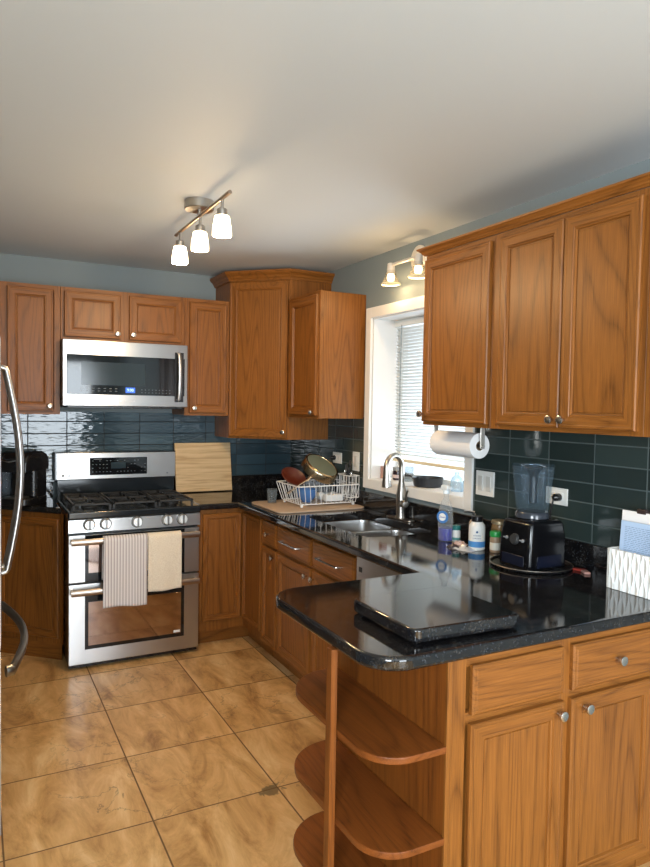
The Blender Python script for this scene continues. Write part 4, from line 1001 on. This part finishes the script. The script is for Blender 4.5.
# ------------------------------------------------------------ blender on its tray
t = thing('round_tray', 'thin round black tray under the blender', 'tray', (-.185, -2.70, z0))
part('plate', MB().lathe([(0, 0), (.150, 0), (.158, .004), (.160, .010), (.156, .010), (.150, .004), (0, .003)], (-.185, -2.70, z0), seg=48), BLACK, t)
part('metal_rim', MB().tube([(-.185+.159*math.cos(2*math.pi*k/48), -2.70+.159*math.sin(2*math.pi*k/48), z0+.011) for k in range(48)], .0022, 6, True), SSB, t)
t = thing('blender', 'black countertop blender with clear jug and dark tamper', 'blender', (-.185, -2.71, z0+.004))
bz = z0+.0035
Mb = Matrix.Translation((-.187, -2.708, bz)) @ Matrix.Rotation(R(0), 4, 'Z')
bb = bmesh.new()
lv = [(.098, .084, 0), (.100, .086, .006), (.100, .086, .060), (.097, .085, .120), (.090, .080, .172), (.084, .075, .182), (.066, .064, .190)]
def bs_ring(hx, hy, z): return [bb.verts.new((x, y, z)) for x, y in rrect(-hx, hx, -hy, hy, .016, 3)]
rg = [bs_ring(*a) for a in lv]
for a, b in zip(rg, rg[1:]):
    for k in range(len(a)): bb.faces.new((a[k], a[(k+1) % len(a)], b[(k+1) % len(b)], b[k]))
bb.faces.new(rg[0][::-1]); bb.faces.new(rg[-1])
m = MB(); m.merge(bb, Mb); bo = part('motor_base', m, simple('piano_black', (.004, .004, .005), .14), t)
pc = MB().lathe([(.012, 0), (.016, .006), (.015, .03), (.006, .04), (0, .041)], (-.016, -2.682, 1.178), (-1, 0, 0))
pc.tube([(-.05, -2.682, 1.178), (-.065, -2.682, 1.13), (-.06, -2.67, 1.05), (-.05, -2.67, .96), (-.06, -2.68, .922), (-.09, -2.70, .918)], .0035, 8)
part('power_cord', pc, BLACK, t)
part('badge_strip', MB().box(-.2895, -.2865, -2.765, -2.645, bz+.012, bz+.052, .001, 1), simple('navy_plastic', (.006, .008, .018), .3), bo)
part('side_strip', MB().box(-.250, -.120, -2.7975, -2.7945, bz+.010, bz+.055, .001, 1), simple('navy_plastic2', (.006, .008, .018), .25), bo)
part('dial', MB().lathe([(.022, 0), (.022, .008), (.018, .016), (0, .016)], (-.280, -2.712, bz+.112), (-1, 0, .22)), simple('dial_grey', (.03, .03, .03), .3), bo)
for y in (-2.755, -2.668): part('switch', MB().lathe([(.007, 0), (.007, .004), (.003, .006), (.0025, .02), (0, .021)], (-.284, y, bz+.112), (-1, 0, .22), 12), simple('switch_grey', (.2, .2, .2), .3) if 'switch_grey' not in bpy.data.materials else bpy.data.materials['switch_grey'], bo)
JX, JY = -.187, -2.700
jz = bz+.192
part('drive_collar', MB().lathe([(.066, 0), (.066, .016), (.060, .024), (0, .024)], (JX, JY, jz)), simple('smoke_plastic', (.03, .035, .045), .15), t)
jl = [(.058, .058, .024), (.062, .062, .030), (.066, .066, .048), (.074, .074, .12), (.082, .082, .205), (.084, .084, .208), (.081, .081, .206), (.071, .071, .12), (.062, .062, .05), (.05, .05, .034)]
tb = bmesh.new(); rg = [[tb.verts.new((x, y, z)) for x, y in rrect(-a, a, -b, b, a*.42, 5)] for a, b, z in jl]
for a, b in zip(rg, rg[1:]):
    for k in range(len(a)): tb.faces.new((a[k], a[(k+1) % len(a)], b[(k+1) % len(b)], b[k]))
tb.faces.new(rg[-1]); m = MB(); m.merge(tb, Matrix.Translation((JX, JY, jz)) @ Matrix.Rotation(R(45), 4, 'Z') @ Matrix.Diagonal((.98, .98, 1.0, 1))); JUGM = thin_clear('jug_plastic', (.22, .29, .34), .075); JUGM.node_tree.nodes['Transparent BSDF'].inputs[0].default_value = (.88, .92, .95, 1)
jg = part('jug', m, JUGM, t)
jz2 = jz+.0
part('jug_handle', MB().tube([(JX+.06, JY+.02, jz+.175), (JX+.10, JY+.045, jz+.172), (JX+.115, JY+.052, jz+.15), (JX+.110, JY+.050, jz+.08), (JX+.09, JY+.04, jz+.055), (JX+.06, JY+.02, jz+.05)], .008, 8), JUGM, jg)
gm = MB()
for a_ in (-2.6, -1.6, -.6, .5): gm.box(-.0015, .0015, -.0015, .0015, .05, .17, .0005, 1, Matrix.Translation((JX+.060*math.cos(a_), JY+.060*math.sin(a_), jz)))
part('jug_ridge', gm, CLEAR, jg)
part('tamper', MB().lathe([(.013, 0), (.017, .004), (.018, .10), (.019, .118), (.034, .138), (.036, .142), (.034, .148), (0, .148)], (JX-.004, JY-.005, jz+.055)), simple('tamper_black', (.012, .013, .015), .35), t)
part('jug_lid', MB().lathe([(0, .0), (.070, .0), (.074, .004), (.070, .008), (.03, .010), (.028, .026), (.026, .026), (.026, .010), (0, .010)], (JX, JY, jz+.1875), cap=False), JUGM, t)

for i, (x, y, r_) in enumerate(((.0-.075, -2.845, 20), (-.085, -2.885, -30))):
    M = Matrix.Translation((x, y, z0)) @ Matrix.Rotation(R(r_), 4, 'Z')
    single('wrapped_sweet', MB().box(-.012, .012, -.022, .022, 0, .009, .003, 2, M), simple(('sweet_red', 'sweet_pink')[i], ((.28, .03, .02), (.55, .30, .25))[i], .35), ('red wrapped sweet on the counter between blender and letter bin', 'pale pink wrapped sweet next to the red one')[i], 'sweet', (x, y, z0))

# ------------------------------------------------------------ letter bin
t = thing('letter_bin', 'white fluted bin holding papers at the right end of the counter', 'bin', (-.105, -3.17, z0))
bx0, bx1, by0, by1, bh = -.176, -.030, -3.300, -3.056, .140
wb = MB()
def wallgrid(p0, p1, nrm):
    p0, p1, nrm = Vector(p0), Vector(p1), Vector(nrm); w_ = (p1-p0).length; pw = .0165
    def f(u, v):   # vertical facets whose ridges swing left and right into long lozenges
        q = p0.lerp(p1, u); e = min(1, 16*u, 16*(1-u))
        ph = u*w_/pw; k = math.floor(ph); fr = ph-k
        ridge = .5+.30*math.sin(2*math.pi*(v*1.6+.1))*(1 if k % 2 else -1)
        d_ = fr/ridge if fr < ridge else (1-fr)/(1-ridge)
        return q + nrm*(.0055*d_*e) + Vector((0, 0, z0+.001+v*(bh-.001)))
    wb.grid(f, int(w_/.0011), 40)
wallgrid((bx0, by1, 0), (bx0, by0, 0), (-1, 0, 0)); wallgrid((bx0, by0, 0), (bx1, by0, 0), (0, -1, 0))
wallgrid((bx1, by0, 0), (bx1, by1, 0), (1, 0, 0)); wallgrid((bx1, by1, 0), (bx0, by1, 0), (0, 1, 0))
part('bin_shell', wb, simple('white_ceramic', (.74, .75, .73), .35), t)
ib = MB(); 
for a_ in ((bx0, bx0+.005, by0, by1), (bx1-.005, bx1, by0, by1), (bx0, bx1, by0, by0+.005), (bx0, bx1, by1-.005, by1)): ib.box(*a_, z0, z0+bh+.001)
ib.box(bx0, bx1, by0, by1, z0, z0+.006)
part('inner_liner', ib, WHITE, t)
def sheet(name, label, x, y0, y1, z1, tilt, mat, lines=None, cat='papers', th=.004):
    M = Matrix.Translation((x, 0, z0+.008)) @ Matrix.Rotation(R(tilt), 4, 'Y')
    m = MB().box(0, th, y0, y1, 0, z1, .0008, 1, M); o = single(name, m, mat, label, cat, (x, (y0+y1)/2, z0+.008))
    if lines:
        lm_ = MB(); rnd = random.Random(4); zz = z1-.02
        while zz > .10:
            yy = y1-.018
            while yy > y0+.02:
                w_ = rnd.uniform(.006, .02)
                if yy-w_ < y0+.045: break
                lm_.box(-.0006, .0002, yy-w_, yy, zz, zz+.0016, 0, 1, M); yy -= w_+.004
            zz -= .0062
        lo_ = finish(lm_, 'printed_text', lines, Matrix.Translation(-Vector(o.location))); lo_.parent = o
    return o
LBLUE = simple('pale_blue_sheet', (.42, .56, .76), .5); INK = simple('ink_grey_blue', (.16, .24, .40), .7)
sheet('document_sleeve', 'pale blue printed sheet in a clear sleeve at the front of the letter bin', -.150, -3.275, -3.075, .232, 4, LBLUE, INK)
sheet('envelope', 'tall white sheet standing behind the pale blue one in the letter bin', -.130, -3.285, -3.064, .266, 3, PAPER)
sheet('envelope', 'shorter white envelope near the back of the letter bin', -.090, -3.285, -3.10, .235, 10, simple('paper_cool', (.66, .72, .78), .7))
single('leaflet', MB().box(-.1575, -.1545, -3.280, -3.215, z0+.01, z0+.215, .0005, 1), simple('navy_sheet', (.05, .12, .30), .5), 'dark blue leaflet at the right side of the letter bin', 'papers', (-.156, -3.247, z0+.01))
gl = MB(); gz = z0+.271
gl.box(-.108, -.070, -3.275, -3.118, gz, gz+.010, .003, 2); gl.box(-.118, -.104, -3.160, -3.122, gz-.004, gz+.014, .004, 2)
single('stapler', gl, simple('dark_brown_plastic', (.035, .022, .02), .35), 'dark brown clip resting on top of the papers in the letter bin', 'clip', (-.09, -3.2, gz))

# ------------------------------------------------------------ coffee maker
t = thing('coffee_maker', 'black single-cup coffee maker on the counter left of the range', 'coffee maker', (-1.87, -.24, z0))
Mc = Matrix.Translation((-1.885, -.215, z0)) @ Matrix.Rotation(R(-35), 4, 'Z')
cm = MB()
cm.slab(rrect(-.095, .095, -.13, .13, .05), 0, .04, .006, M=Mc)
cm.slab(rrect(-.088, .088, -.02, .13, .04), .04, .30, .006, M=Mc)
part('housing', cm, BLACK, t)
hd = MB()
prof = [(-.13, .20), (-.13, .255), (-.12, .285), (-.09, .310), (-.03, .325), (.05, .320), (.11, .295), (.13, .26), (.13, .20)]
hd.slab([(y, z) for y, z in prof][::-1], -.092, .092, .012, M=Mc @ Matrix(((0,0,1,0),(1,0,0,0),(0,1,0,0),(0,0,0,1))))
part('brew_head', hd, simple('gloss_black', (.010, .010, .012), .12), t)
part('lid_handle', MB().tube([Mc @ Vector(p_) for p_ in ((-.06, -.10, .300), (-.055, -.142, .272), (0, -.152, .262), (.055, -.142, .272), (.06, -.10, .300))], .006, 8), CHROME, t)
part('water_tank', MB().slab(rrect(-.145, -.095, -.02, .12, .02), .01, .28, .004, M=Mc), thin_clear('tank_smoke', (.20, .24, .28), .5), t)
part('drip_tray', MB().slab(rrect(-.06, .06, -.12, -.03, .02), .04, .05, .002, M=Mc), SS, t)
part('buttons', MB().lathe([(.004, 0), (.004, .002), (0, .002)], Mc @ Vector((.06, -.137, .245)), Mc.to_3x3() @ Vector((0, -1, 0)), 10).lathe([(.004, 0), (.004, .002), (0, .002)], Mc @ Vector((.075, -.135, .245)), Mc.to_3x3() @ Vector((0, -1, 0)), 10), emis('tiny_led', (.7, .5, .6), .8), t)
